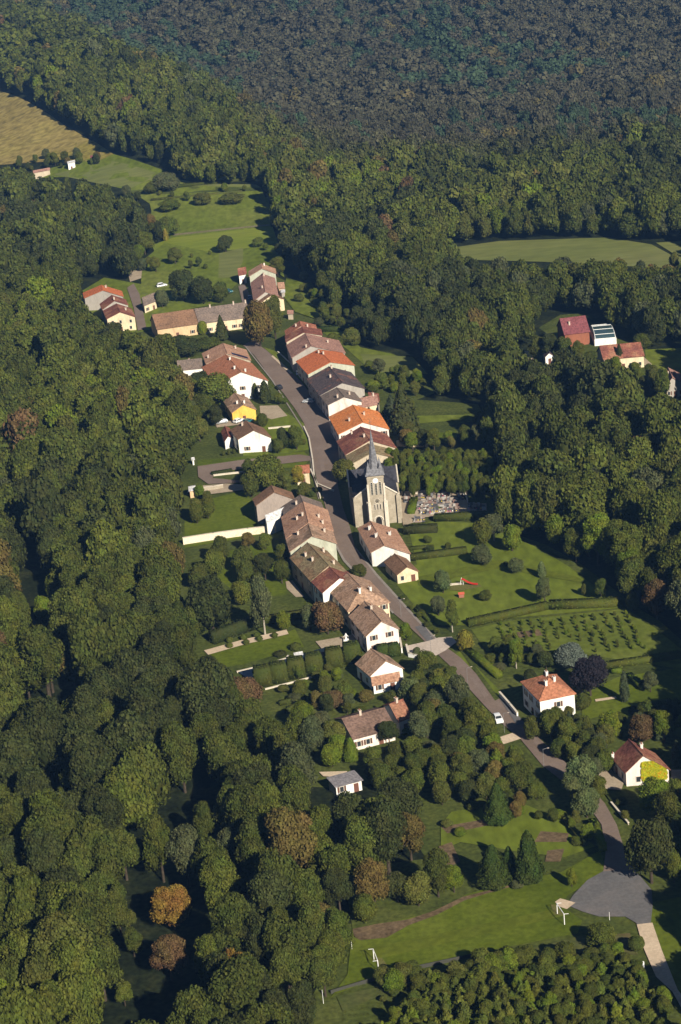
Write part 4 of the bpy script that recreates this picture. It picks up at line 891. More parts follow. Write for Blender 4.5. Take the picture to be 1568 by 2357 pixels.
T(1500, 1890, 2055, 116, 'broad', 'dark', 'very large dark tree beside the turning place')
T(1556, 1880, 1960, 60, 'broad', 'green', 'tree cut by the right border above the turning place')
T(1552, 1960, 2040, 40, 'broad', 'mid', 'bushy tree between the very large dark tree and the right border')
T(1060, 1550, 1668, 62, 'tall', 'grey', 'tall grey-green tree left of the road, upper one')
T(1086, 1600, 1700, 56, 'tall', 'green', 'tall tree left of the road beside the white car')
T(1046, 1640, 1730, 56, 'tall', 'green', 'leafy tree behind the two tall roadside trees')
T(1075, 1700, 1772, 56, 'broad', 'mid', 'tree below the pair of tall roadside trees')
T(1110, 1722, 1790, 56, 'tall', 'mid', 'leafy tree below the pale driveway patch')
T(1146, 1720, 1795, 36, 'cypress', 'light', 'bright slender tree left of the road')
T(1186, 1718, 1775, 46, 'broad', 'mid', 'broad tree next to the road below the pale driveway patch')
T(1205, 1760, 1815, 50, 'broad', 'green', 'dark-leaved tree in the road bend')
T(1236, 1800, 1850, 50, 'broad', 'mid', 'low tree over the road bend')
T(1160, 1790, 1850, 50, 'broad', 'mid', 'tree above the single cone-shaped conifer')
T(1100, 1780, 1835, 60, 'broad', 'green', 'tree at the top of the kitchen garden')
T(1060, 1780, 1840, 50, 'broad', 'mid', 'tree at the wood corner above the kitchen garden')
GC = 'cone-shaped conifers above the sports field'
T(1148, 1798, 1908, 62, 'thuja', 'thuja', 'single upper cone-shaped conifer with pointed shadow', GC)
T(1138, 1940, 2056, 78, 'thuja', 'thuja', 'left of the two big cone-shaped conifers beside the sports field', GC)
T(1220, 1908, 2044, 68, 'thuja', 'thuja', 'right and taller of the two big cone-shaped conifers beside the sports field', GC)
T(1174, 1945, 2020, 40, 'thuja', 'thuja', 'small conifer wedged between the two big cone-shaped ones', GC)
T(1317, 2000, 2048, 28, 'broad', 'light', 'small light tree by the turning place')
T(1388, 2128, 2196, 74, 'broad', 'mid', 'bushy tree below the turning place')
T(1046, 1990, 2066, 54, 'tall', 'light', 'bright poplar-like tree at the end of the wood, by the sports field')
T(1010, 1950, 2080, 70, 'tall', 'green', 'tall tree at the wood edge by the sports field')
T(897, 1658, 1724, 50, 'tall', 'dark', 'dark tree in front of the mauve-brown bungalow')
T(966, 1638, 1726, 62, 'tall', 'grey', 'grey-green tree right of the bungalow wing')
T(946, 1562, 1632, 56, 'broad', 'pale', 'pale blue-green tree below the white gabled house')
T(985, 1545, 1600, 60, 'broad', 'dark', 'dark tree right of the white gabled house')
T(1005, 1590, 1660, 60, 'broad', 'grey', 'grey-green tree in the garden right of the bungalow')
T(1010, 1530, 1575, 50, 'broad', 'dark', 'dark tree by the road opposite the hedge')
T(1042, 1530, 1600, 46, 'tall', 'green', 'tree between road and garden below the crossing')
T(810, 1694, 1758, 38, 'thuja', 'light', 'bright green conifer below the mauve-brown bungalow')
T(765, 1715, 1775, 56, 'broad', 'bright', 'vivid yellow-green bushy tree above the grey shed')
T(776, 1538, 1572, 30, 'broad', 'bright', 'little bright round tree among the clipped hedges')
T(770, 1590, 1640, 60, 'broad', 'brown', 'dry brown bushy tree in the formal garden')
T(722, 1655, 1745, 70, 'broad', 'grey', 'grey-green tree left of the mauve-brown bungalow')
T(690, 1640, 1730, 60, 'broad', 'mid', 'green tree at the wood corner below the formal garden')
T(845, 1590, 1622, 42, 'broad', 'autumn', 'brownish shrub-like tree below the white gabled house')
T(905, 1590, 1625, 46, 'broad', 'green', 'round tree below the garden porch')
T(860, 1722, 1775, 50, 'broad', 'mid', 'leafy tree in front of the bungalow garden')
T(910, 1735, 1795, 54, 'broad', 'green', 'leafy tree between bungalow and pale driveway')
T(955, 1770, 1840, 70, 'broad', 'mid', 'tree below the pale driveway, left one')
T(1015, 1755, 1830, 60, 'broad', 'mid', 'tree below the pale driveway, right one')
T(880, 1760, 1830, 64, 'broad', 'green', 'tree right of the grey shed')
T(935, 1435, 1480, 32, 'broad', 'light', 'bright small tree at the corner of the pinkish gable')
T(1165, 1130, 1200, 60, 'broad', 'mid', 'big tree at the right end of the cemetery')
T(805, 710, 735, 34, 'broad', 'green', 'small tree on the terraces right of the top farmhouses')
T(770, 770, 815, 50, 'broad', 'mid', 'tree behind the top house of the right-hand row')
T(810, 755, 800, 50, 'broad', 'olive', 'pale green tree at the wood edge above the dry plot')
T(880, 860, 900, 40, 'broad', 'mid', 'tree behind the dark purple-grey roof')
T(860, 875, 905, 34, 'broad', 'light', 'small yellow-green tree behind the brown-roofed row house')
T(960, 760, 800, 40, 'broad', 'green', 'tree at the end of the green garden strip')
T(640, 590, 640, 42, 'tall', 'mid', 'tree right of the topmost roofs of the village')
T(520, 544, 585, 44, 'broad', 'dark', 'dark fruit tree in the meadow above the paddock')
T(595, 548, 572, 36, 'broad', 'mid', 'light fruit tree in the meadow right of the dark one')
T(405, 570, 612, 36, 'tall', 'olive', 'olive tree in the meadow with small shadow')
T(460, 590, 618, 18, 'tall', 'green', 'small lone tree in the middle of the meadow')
T(440, 598, 622, 14, 'tall', 'green', 'smallest lone tree in the meadow')
T(388, 500, 552, 60, 'broad', 'mid', 'broad tree at the left end of the farm track')
T(383, 525, 556, 12, 'cypress', 'yellow', 'narrow yellow tree at the end of the farm track')
T(468, 445, 476, 50, 'broad', 'olive', 'grey-olive tree in the hedge line of the upper meadow, left')
T(535, 445, 474, 70, 'broad', 'olive', 'broad olive tree in the hedge line of the upper meadow, right')
T(392, 460, 490, 60, 'broad', 'mid', 'spreading tree left of the mown field')
T(385, 398, 446, 66, 'broad', 'grey', 'big grey-green tree between the two upper meadows')
T(350, 420, 450, 40, 'broad', 'green', 'tree left of the big grey-green meadow tree')
T(335, 530, 590, 50, 'tall', 'mid', 'tree at the left border of the hay field')
T(360, 590, 630, 30, 'tall', 'mid', 'slim tree above the parked white van')
T(285, 575, 640, 60, 'broad', 'mid', 'tree at the wood edge above the hamlet')
# conifers and trees scattered through the estate are part of the woods
# plantation behind the church
GP = 'young trees of the dense plantation behind the church'
for r_ in range(8):
    for c_ in range(14):
        x = 900+c_*17.5+random.uniform(-7, 7); y = 1072+r_*9+random.uniform(-4, 4)
        if x < 925 and y > 1100: continue
        T(x, y-42, y+14, random.uniform(20, 32), 'tall', random.choice(('mid', 'light', 'mid', 'green')), 'slim green tree in the dense plantation behind the church', GP, name='plantation_tree')
# vine/orchard rows
GO = 'small bushes planted in rows in the orchard'
for r_ in range(12):
    for c_ in range(13):
        f = c_/12; g_ = r_/11
        x = 1150+f*290+g_*40+(1-f)*g_*(-20); y = 1438-f*22+g_*78
        x += random.uniform(-5, 5); y += random.uniform(-2, 2)
        if x > 1335+g_*0 and y < 1408: continue
        if random.random() < .12 or (x < 1330 and x > 1270 and y > 1475): continue
        T(x, y-6, y+2, random.uniform(6, 9.5), 'broad', random.choice(('mid', 'green', 'light')), 'small bush in the rows of the orchard below the meadow', GO, name='orchard_bush', cat='bush')
# shrubs
GS = 'clipped round shrubs beside the garden path'
for k, (x, y) in enumerate([(300, 245), (400, 225), (480, 203), (572, 183), (300, 210), (385, 195), (465, 180)]):
    T(x, y-28, y+14, 42, 'ball', 'mid', 'clipped round shrub beside the cream garden path', GS, 'shrub', 'shrub', 'G')
T(605, 265, 310, 80, 'ball', 'dark', 'low dark round shrub left of the cream pavilion', None, 'shrub', 'shrub', 'G')
T(700, 215, 275, 70, 'ball', 'green', 'taller round shrub above the cream pavilion', None, 'shrub', 'shrub', 'G')
GR = 'row of round shrubs along the lane below the chalet-style house'
for k in range(11):
    x = 650+k*64; y = 1440-k*13
    T(x, y-38, y+28, 44, 'ball', 'green', 'round shrub in the row along the lane below the chalet-style house', GR, 'shrub', 'shrub', 'P')
GB = 'bushes along the verge of the village road'
for (x, y) in [(640, 862), (652, 870), (690, 912), (668, 885), (700, 935), (655, 925), (690, 1000), (700, 1020), (735, 1130), (718, 1140), (950, 1400), (965, 1418), (985, 1440), (1005, 1455), (930, 1378), (1180, 1640), (1195, 1660), (1120, 1590), (700, 965), (1245, 1735), (1262, 1752), (1215, 1712)]:
    if inside0(x, y, ROAD_L+ROAD_R): continue
    c_ = random.choice(('green', 'mid')); T(x, y-9, y+6, random.uniform(14, 26), 'broad', c_, 'low '+CNM[c_]+' verge bush '+whereis(x, y), GB, 'bush', 'bush')
GB2 = 'bushes in the terraced gardens right of the village'
for (x, y) in [(700, 668), (720, 680), (745, 715), (690, 690), (760, 740), (735, 745), (780, 790), (820, 790), (850, 845), (885, 880), (905, 860), (860, 900), (945, 935), (930, 890), (700, 640), (725, 700)]:
    c_ = random.choice(('green', 'mid', 'olive', 'grey')); T(x, y-14, y+8, 26, 'broad', c_, CNM[c_]+' terrace bush '+whereis(x, y), GB2, 'bush', 'bush')
GB3 = 'bushes in the lower gardens'
for (x, y) in [(960, 1505), (905, 1500), (880, 1495), (975, 1520), (700, 1580), (730, 1560), (655, 1590), (680, 1610), (810, 1600), (830, 1640), (800, 1660), (1000, 1620), (1020, 1700), (1240, 1640), (1460, 1640), (1430, 1660), (1500, 1640), (1420, 1690), (1300, 1600), (1090, 1860), (1200, 1870), (1030, 1900), (1290, 1880), (1330, 1940), (1060, 1920), (1240, 1880), (940, 1690), (990, 1720), (1430, 1850), (1440, 1880), (1180, 1530), (1210, 1520), (1130, 1520), (1150, 1540), (1480, 1580), (1520, 1700), (780, 1560), (1190, 2040)]:
    c_ = random.choice(('green', 'mid', 'olive', 'grey', 'light')); z_ = random.choice((24, 32, 38)); T(x, y-14, y+10, z_, 'broad', c_, {24: 'small', 32: 'mid-sized', 38: 'wide'}[z_]+' '+CNM[c_]+' bush '+whereis(x, y), GB3, 'bush', 'bush')
# ---- denser garden growth, each zone with its own trees
FILL = [([(965, 1775), (1130, 1725), (1240, 1795), (1290, 1835), (1180, 1850), (1020, 1862)], 34, 2.3, 3.8, 'tree in the dense growth above the kitchen garden', 'trees above the kitchen garden'),
  ([(700, 1655), (760, 1690), (790, 1760), (740, 1775), (700, 1730)], 4, 2.2, 3.2, 'tree in the thick growth left of the bungalow', 'trees left of the bungalow'),
  ([(985, 1545), (1050, 1535), (1130, 1640), (1140, 1715), (1060, 1730), (985, 1720), (960, 1610)], 20, 2.2, 3.4, 'tree in the thick row between road and bungalow', 'trees between road and bungalow'),
  ([(1225, 1665), (1300, 1665), (1400, 1720), (1400, 1790), (1330, 1790), (1250, 1700)], 14, 1.8, 3.0, 'tree in the garden between the two lower white houses', 'trees between the two lower white houses'),
  ([(1420, 1705), (1400, 1640), (1500, 1640), (1600, 1650), (1600, 1700), (1500, 1690)], 9, 1.8, 3.0, 'tree in the garden above the creeper-clad house', 'trees above the creeper-clad house'),
  ([(1535, 1890), (1600, 1880), (1600, 1990), (1560, 2000)], 6, 2.4, 3.6, 'tree in the thick growth at the right border', 'trees at the right border'),
  ([(850, 1758), (950, 1765), (1000, 1790), (950, 1830), (850, 1800)], 9, 2.0, 3.2, 'tree in the growth below the bungalow', 'trees below the bungalow'),
  ([(700, 640), (735, 670), (800, 760), (780, 775), (700, 690)], 12, 1.3, 2.6, 'bushy tree on the terraces beside the top farmhouses', 'trees on the upper terraces'),
  ([(870, 850), (1000, 890), (960, 915), (880, 900)], 12, 1.4, 2.8, 'bushy tree behind the brown-roofed row house', 'trees behind the right-hand row'),
  ([(915, 1018), (1050, 1016), (1120, 970), (1110, 1010), (1060, 1040), (930, 1045)], 14, 1.6, 2.8, 'bushy tree between market strips and plantation', 'trees above the plantation'),
  ([(440, 1140), (495, 1140), (500, 1200), (440, 1215)], 3, 1.6, 2.6, 'orchard tree beside the wood edge above the long wall', 'orchard trees above the long wall'),
  ([(435, 1275), (640, 1262), (680, 1350), (600, 1400), (450, 1460)], 9, 1.8, 3.4, 'tree in the shady garden left of the row houses', 'trees of the shady garden'),
  ([(430, 905), (490, 900), (480, 930), (500, 980), (450, 1050), (440, 950)], 9, 2.4, 4.0, 'tree at the wood edge behind the yellow house', 'trees behind the yellow house'),
  ([(560, 1085), (620, 1110), (690, 1130), (680, 1150), (590, 1145)], 7, 1.6, 2.6, 'bushy tree beside the small roadside house', 'trees beside the small roadside house'),
  ([(1120, 1500), (1250, 1490), (1240, 1540), (1140, 1530)], 9, 1.2, 2.0, 'low tree in the garden above the white two-storey house', 'low trees above the white two-storey house'),
  ([(820, 2105), (1040, 2040), (1045, 2062), (940, 2100), (832, 2128)], 16, 2.6, 4.2, 'tree behind the worn strip of the sports field', 'wood edge trees behind the sports field'),
  ([(735, 2160), (800, 2150), (790, 2235), (762, 2290), (735, 2320)], 9, 2.6, 4.0, 'tree at the wood edge left of the left goal', 'wood edge trees left of the goal'),
  ([(1285, 828), (1350, 835), (1360, 850), (1290, 845)], 5, 2.0, 2.8, 'tree in front of the purple-maroon roof', 'trees of the right-hand estate'),
  ([(1380, 868), (1460, 872), (1520, 880), (1510, 905), (1400, 895)], 8, 2.2, 3.0, 'tree below the red roofed estate house', 'trees of the right-hand estate'),
  ([(640, 1560), (740, 1540), (830, 1590), (800, 1650), (700, 1640)], 12, 1.2, 2.4, 'low tree in the formal garden', 'low trees of the formal garden'),
  ([(1015, 1865), (1180, 1855), (1330, 1900), (1370, 1950), (1300, 1900), (1100, 1880)], 10, 1.0, 1.9, 'fruit bush in the kitchen garden', 'fruit bushes of the kitchen garden')]
FILL.append(([(300, 1960), (420, 1850), (492, 1900), (490, 2040), (480, 2230), (430, 2340), (270, 2340), (280, 2150)], 4, 1.4, 2.4, 'tree in the dark hollow', 'small trees of the dark hollow'))
FILL.append(([(345, 600), (395, 575), (500, 590), (500, 640), (375, 655), (335, 640)], 5, .9, 1.8, 'x', 'small orchard trees of the upper meadow'))
FILL.append(([(350, 440), (600, 436), (605, 450), (350, 476)], 6, .9, 2.2, 'x', 'bushes along the hedge line of the upper meadow'))
FILL.append(([(560, 572), (640, 560), (650, 600), (600, 600)], 3, .9, 1.8, 'x', 'small trees beside the paddock'))
FILL.append(([(30, 385), (110, 365), (230, 360), (240, 378), (120, 395), (50, 402)], 22, 1.2, 3.0, 'x', 'bushes round the huts by the maize field'))
FILL.append(([(285, 445), (345, 475), (355, 560), (330, 625), (290, 640), (300, 520)], 22, 1.8, 4.2, 'x', 'loose trees left of the upper meadow'))
FILL.append(([(90, 1290), (180, 1430), (160, 1540), (90, 1540)], 5, 1.6, 3.0, 'tree', 'small trees of the dark clearing'))
def inside(x, y, P):
    c = False; j = len(P)-1
    for i in range(len(P)):
        if (P[i][1] > y) != (P[j][1] > y) and x < (P[j][0]-P[i][0])*(y-P[i][1])/(P[j][1]-P[i][1])+P[i][0]: c = not c
        j = i
    return c
CNM = dict(green='deep green', mid='mid green', olive='olive', light='light green', grey='grey-green', dark='dark green', autumn='brownish', pale='pale green')
for P, n_, r0, r1, lab, grp in FILL:
    xs = [p[0] for p in P]; ys = [p[1] for p in P]; k = 0; tries = 0; F0 = list(GT)
    while k < n_ and tries < 900:
        tries += 1; x, y = random.uniform(min(xs), max(xs)), random.uniform(min(ys), max(ys))
        if not inside(x, y, P): continue
        r = random.uniform(r0, r1); g = at(x, y)
        if any(math.hypot(g.x-a, g.y-b) < (r+c)*.62 for a, b, c in GT) or any(math.hypot(g.x-a, g.y-b) < c*.72+r*.5 for a, b, c in HOUSES): continue
        if not lab: continue
        hh = r*random.uniform(1.9, 2.9); hit = False
        for f_ in (0, .35, .7, 1):
            u_, v_, zc_ = proj(np.array([g.x]), np.array([g.y]), np.array([g.z+hh*f_]))
            for sx in (-.9, 0, .9): hit |= inside(float(u_[0])+sx*r*FPX/float(zc_[0])*(1 if f_ < .9 else .4), float(v_[0]), ROAD_L+ROAD_R)
        if hit: continue
        cn = random.choice(('green', 'mid', 'mid', 'green', 'olive', 'light' if random.random() < .6 else 'mid', 'grey' if random.random() < .5 else 'green', 'dark', 'autumn' if random.random() < .25 else 'mid'))
        tree('tall' if hh > r*2.5 else 'broad', g.x, g.y, r, hh, cn, ('small ' if r < r0+(r1-r0)/3 else ('large ' if r > r1-(r1-r0)/3 else ''))+('tall ' if hh > r*2.5 else 'round ')+CNM[cn]+' tree '+whereis(x, y), grp, 'garden_tree', 'tree'); GT.append((g.x, g.y, r)); k += 1
T(1300, 778, 842, 42, 'broad', 'green', 'tree hiding the left half of the purple-maroon roofed house front')
T(1334, 784, 848, 32, 'tall', 'mid', 'tree hiding the right half of the purple-maroon roofed house front')
T(1270, 765, 835, 44, 'tall', 'dark', 'dark tree left of the purple-maroon roofed house')
T(1400, 830, 868, 34, 'broad', 'mid', 'tree below the left end of the red estate roof')
T(1528, 850, 925, 40, 'broad', 'mid', 'tree in front of the brown roofed house at the right edge')
T(1480, 770, 812, 50, 'broad', 'green', 'tree behind the right end of the red estate roof')
T(1240, 775, 830, 50, 'broad', 'green', 'round tree between the white cottage and the maroon roof')
T(1318, 1775, 1852, 60, 'tall', 'pale', 'grey-green tree just left of the large road tree')
T(1378, 1790, 1850, 44, 'broad', 'mid', 'bushy tree right of the large road tree')
T(1427, 790, 850, 24, 'thuja', 'dark', 'dark pointed conifer in front of the red roofed estate house')
# distinctive trees in the left wood
def ftree(cx, yt, yb, wd, kind, col, label): return gtree(cx, yt, yb, wd, kind, col, label, name='forest_tree')
ftree(402, 2030, 2160, 104, 'tall', 'orange', 'orange-topped tree standing out of the dark hollow, upper of two')
ftree(396, 2150, 2275, 96, 'tall', 'brown', 'brown-topped tree in the dark hollow, below the orange one')
ftree(565, 1560, 1640, 90, 'broad', 'brown', 'brown crowned tree at the wood edge left of the formal garden')
ftree(610, 1760, 1850, 90, 'broad', 'autumn', 'brownish tree in the wood left of the grey shed')
ftree(545, 2190, 2310, 80, 'broad', 'orange', 'orange-brown tree at the lower edge left of the goal')
ftree(590, 2060, 2140, 80, 'broad', 'brown', 'rust-brown crown in the wood above the goal')
ftree(750, 2080, 2190, 70, 'tall', 'autumn', 'yellow-brown tree at the wood corner by the sports field')
ftree(436, 1900, 2060, 100, 'tall', 'grey', 'big grey-green tree on the right rim of the dark hollow')
# ---- woods
polyv = lambda P: (P[:, 0], P[:, 1])
def inpoly(x, y, P):
    c = np.zeros(len(x), bool); n = len(P); j = n-1
    for i in range(n):
        xi, yi, xj, yj = P[i][0], P[i][1], P[j][0], P[j][1]
        if yi != yj: c ^= ((yi > y) != (yj > y)) & (x < (xj-xi)*(y-yi)/(yj-yi)+xi)
        j = i
    return c
GAPS = [np.array(p, float) for p in ([(440, 1830), (480, 1880), (470, 2030), (440, 2120), (455, 2230), (470, 2420), (400, 2480), (250, 2480), (285, 2240), (300, 2080), (320, 1960), (400, 1850)], [(60, 2040), (130, 2100), (120, 2170), (60, 2160)], [(285, 1480), (330, 1500), (325, 1640), (290, 1640)], [(215, 1730), (275, 1740), (290, 1850), (240, 1840)], [(20, 1660), (70, 1650), (90, 1740), (40, 1760)], [(150, 1180), (185, 1180), (180, 1290), (150, 1290)], [(350, 1010+120), (375, 1130), (370, 1230), (345, 1230)], [(30, 560), (60, 560), (50, 620), (20, 620)],
   [(40, 1270), (80, 1250), (100, 1380), (190, 1420), (170, 1560), (80, 1560), (60, 1450)], [(275, 1000), (335, 1000), (335, 1045), (275, 1045)], [(400, 1700), (440, 1640), (480, 1760), (440, 1830), (390, 1790)], [(110, 1640), (200, 1600), (230, 1700), (120, 1730)],
   [(1360, 1210), (1440, 1200), (1450, 1290), (1400, 1290)], [(1140, 770), (1175, 780), (1180, 850), (1150, 850)])]
LAND = [(408, 2090, 'the orange-topped tree'), (400, 2210, 'the brown-topped tree'), (436, 1980, 'the grey-green rim tree'), (795, 1795, 'the grey shed'),
  (565, 1600, 'the brown crown by the formal garden'), (866, 2220, 'the left goal'), (90, 1400, 'the large dark clearing'), (185, 1670, 'the pale dead trunks'), (120, 2110, 'the shady gap at lower left'),
  (610, 1800, 'the brownish tree'), (300, 1540, 'the middle of the left wood'), (20, 2340, 'the bottom left corner'), (590, 2340, 'the bottom edge'), (480, 1500, 'the reddish garden bed'), (1046, 2030, 'the bright poplar-like tree'),
  (230, 2330, 'the bottom edge left of the hollow'), (30, 1850, 'the left border'), (250, 1880, 'the upper end of the hollow'), (590, 2100, 'the rust-brown crown'), (750, 2130, 'the yellow-brown corner tree'), (700, 1950, 'the dark gap below the shed')]
def forest():
    rows = []
    y = 262.0
    while y < 3300:
        sp = 6.9 if y < 1000 else (7.4 if y < 1400 else 9.6)
        half = y*0.185+60
        xs = np.arange(-half, half, sp); rows.append(np.stack([xs+RNG.uniform(-.42, .42, len(xs))*sp, y+RNG.uniform(-.42, .42, len(xs))*sp], 1)); y += sp
    P = np.concatenate(rows); X, Y = P[:, 0], P[:, 1]; Z = terr(X, Y); n = len(X)
    r = np.clip(np.exp(RNG.normal(math.log(4.3), .27, n)), 2.5, 7.4)*np.where(Y > 1400, 1.32, 1.0)
    h = (r*RNG.uniform(1.7, 2.5, n)+RNG.uniform(3, 7, n))*np.where(Y > 1400, .68, 1.0)
    # plantation at the bottom right corner: smaller crowns
    bx, by, zc = proj(X, Y, Z)
    s = FPX/zc
    BP = inpoly(bx, by, np.array([(880, 2390), (930, 2290), (1100, 2240), (1280, 2215), (1460, 2190), (1480, 2240), (1540, 2340), (1540, 2600), (860, 2600)], float)) | inpoly(bx, by, np.array([(960, 2280), (1100, 2230), (1290, 2210), (1290, 2230), (1100, 2260)], float))
    ok = (by > -60) & (by < 2357+260) & (bx > -260) & (bx < 1568+420)
    bad = np.zeros(n, bool)
    for f in (0, .3, .6, .92):
        u, v, _ = proj(X, Y, Z+h*f)
        for sx in (-.6, 0, .6):
            uu = u+sx*r*s*(1 if f < .8 else .5)
            for C in CLEAR: bad |= inpoly(uu, v, C)
    um, vm, _ = proj(X, Y, Z+h*.45)
    for C in GAPS: bad |= inpoly(bx, by, C) & (RNG.random(n) < .93)
    for (hx, hy, hr) in HOUSES: bad |= np.hypot(X-hx, Y-hy) < hr+3
    for (hx, hy, hr) in GT: bad |= np.hypot(X-hx, Y-hy) < (hr+r)*.55
    bad |= BP
    k = ok & ~bad
    X, Y, Z, r, h, bx, by, s, zc = [a[k] for a in (X, Y, Z, r, h, bx, by, s, zc)]; n = len(X)
    # colour of each tree
    u = RNG.random(n); base = np.zeros((n, 3)); nz = np.sin(X*.021+Y*.013)+np.sin(X*.05-Y*.031+2)+RNG.normal(0, .7, n)
    P_ = PAL; pick = lambda nm: np.array(P_[nm])
    base[:] = pick('green'); base[nz > .6] = pick('mid'); base[nz > 1.7] = pick('olive'); base[nz < -1.1] = pick('dark'); base[(nz > 2.4)] = pick('light')
    base[u < .03] = pick('autumn'); base[u < .008] = pick('brown'); base[(u > .97)] = pick('grey')
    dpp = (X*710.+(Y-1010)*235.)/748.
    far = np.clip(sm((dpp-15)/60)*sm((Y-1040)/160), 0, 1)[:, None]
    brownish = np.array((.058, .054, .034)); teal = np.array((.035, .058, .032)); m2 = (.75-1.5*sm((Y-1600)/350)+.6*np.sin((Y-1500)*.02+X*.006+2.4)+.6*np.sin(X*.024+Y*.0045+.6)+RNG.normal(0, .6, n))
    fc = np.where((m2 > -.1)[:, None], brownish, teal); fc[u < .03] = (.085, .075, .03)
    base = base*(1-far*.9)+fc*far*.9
    base *= np.where(Y > 1400, RNG.uniform(.88, 1.10, n), RNG.uniform(.76, 1.12, n))[:, None]
    lowl = inpoly(bx, by, np.array([(1150, 2150), (1480, 2150), (1600, 2500), (700, 2500), (900, 2250)], float)); base[lowl] = np.array((.06, .085, .015))*RNG.uniform(.75, 1.25, lowl.sum())[:, None]
    mid_ = (bx > 700) & (bx < 1100) & (by > 1900) & (by < 2150) & (u > .4); base[mid_] = base[mid_]*.6+np.array((.066, .086, .013))*.4
    # plantation at the very bottom right
    vis = (by-h*s*.9 < 2357+10) & (bx > -60) & (bx < 1568+60)
    order = np.argsort(-s*np.where(vis, 1, 0)); sel = order[:290]
    sel = sel[vis[sel]]; rest = np.ones(n, bool); rest[sel] = False
    names = [('dark', 'dark green'), ('green', 'deep green'), ('mid', 'mid green'), ('olive', 'olive green'), ('light', 'light green'), ('autumn', 'yellow-brown'), ('red', 'reddish brown'), ('grey', 'grey-green')]
    for i in sel:
        c = base[i]; q = min(names, key=lambda a: sum((PAL[a[0]][j]-c[j])**2 for j in range(3)))[1]
        where = 'in the wood between shed and sports field' if bx[i] > 560 else ('in the right-hand wood' if bx[i] > 1200 else 'in the big shady wood at the lower left')
        px_, py_ = bx[i], by[i]-h[i]*s[i]*.5
        lm = min(LAND, key=lambda a: math.hypot(a[0]-px_, (a[1]-py_)))
        dx, dy = px_-lm[0], py_-lm[1]; far_ = 'close ' if math.hypot(dx, dy) < 75 else ('' if math.hypot(dx, dy) < 150 else 'far ')
        dr = ('right of' if dx > 0 else 'left of') if abs(dx) > 2*abs(dy) else (('below' if dy > 0 else 'above') if abs(dy) > 2*abs(dx) else (('below right of' if dy > 0 else 'above right of') if dx > 0 else ('below left of' if dy > 0 else 'above left of')))
        tall_ = h[i] > r[i]*2.9
        t = tree('tall' if tall_ else 'broad', X[i], Y[i], r[i], h[i], (c[0], c[1], c[2], 1), ('big ' if r[i] > 5 else ('small ' if r[i] < 3.8 else ''))+('tall ' if tall_ else 'round ')+q+' tree '+far_+dr+' '+lm[2], 'broadleaf trees '+where, name='forest_tree')
    for nm, lo, hi, nq, nvar, leaf in (('mid', 0, 560, 4200, 6, .056), ('midb', 560, 950, 2300, 6, .066), ('fara', 950, 1400, 800, 5, .10), ('farb', 1400, 9999, 320, 6, .15)):
        m_ = rest & (Y >= lo) & (Y < hi); idx = np.where(m_)[0]
        prot = [crown_data('broad', nq, 500+v+int(lo), leaf, 1.0) for v in range(nvar)]
        VV = []; FF = []; VA = []; TT = []; nv = 0
        for c, i in enumerate(idx):
            V, Fq, var = prot[c % nvar]; a = RNG.uniform(0, 6.28); ca, sa = math.cos(a), math.sin(a)
            W_ = np.stack([(V[:, 0]*ca-V[:, 1]*sa)*r[i]*1.05+X[i], (V[:, 0]*sa+V[:, 1]*ca)*r[i]*1.05+Y[i], V[:, 2]*h[i]+Z[i]], 1)
            VV.append(W_.astype(np.float32)); FF.append(Fq+nv); VA.append(var); TT.append(np.repeat(base[i][None], len(Fq), 0)); nv += len(V)
        yield np.concatenate(VV), np.concatenate(FF), np.concatenate(VA), np.concatenate(TT), len(idx)
parts = list(forest()); nv = 0; VV = []; FF = []; VA = []; TT = []
for V, Fq, a, t, cnt in parts:
    VV.append(V); FF.append(Fq+nv); VA.append(a); TT.append(t); nv += len(V); print('forest', cnt, len(Fq))
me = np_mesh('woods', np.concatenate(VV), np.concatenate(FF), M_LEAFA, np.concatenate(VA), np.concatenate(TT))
o = bpy.data.objects.new('woods', me); link(o); tag(o, label='dense mixed woods covering the slopes round the village', cat='woods', kind='stuff')
# young trees of the thicket at the bottom right, and the scrub belt above it
def thicket():
    out = np.array([(880, 2420), (925, 2350), (1000, 2282), (1120, 2262), (1290, 2235), (1420, 2222), (1462, 2215), (1488, 2250), (1530, 2330), (1560, 2420)], float)
    y = 296.0; k = 0
    while y < 352:
        for x in np.arange(-10, 60, 2.1):
            X_, Y_ = x+random.uniform(-.9, .9), y+random.uniform(-.9, .9)
            b = proj(np.array([X_]), np.array([Y_]), np.array([0.])); u, v = float(b[0][0]), float(b[1][0])
            if not inpoly(np.array([u]), np.array([v]), out)[0] or u > 1640 or v > 2440: continue
            if v < 2275 and random.random() < .35: continue
            sc_ = 1.0 if v > 2285 else .62
            tree('young' if random.random() < .5 else 'tall', X_, Y_, random.uniform(1.35, 2.1)*(1 if sc_ == 1 else .9), random.uniform(3.4, 5.6)*sc_, random.choice(('mid', 'light', 'mid', 'green')), 'slender young tree in the dense thicket at the bottom right' if sc_ == 1 else 'low young tree in the scrub belt along the thicket', 'young trees of the bottom right thicket', 'young_tree'); k += 1
        y += 2.15
    print('thicket', k)
thicket()
SCR = [(880+random.uniform(0, 590), None, random.choice((20, 26, 34, 44, 58))) for _ in range(104)]
SCR = [(x, 2292-(x-880)*.165+random.uniform(-26, 22), w_*(.7 if x > 1350 else 1)) for x, _, w_ in SCR]
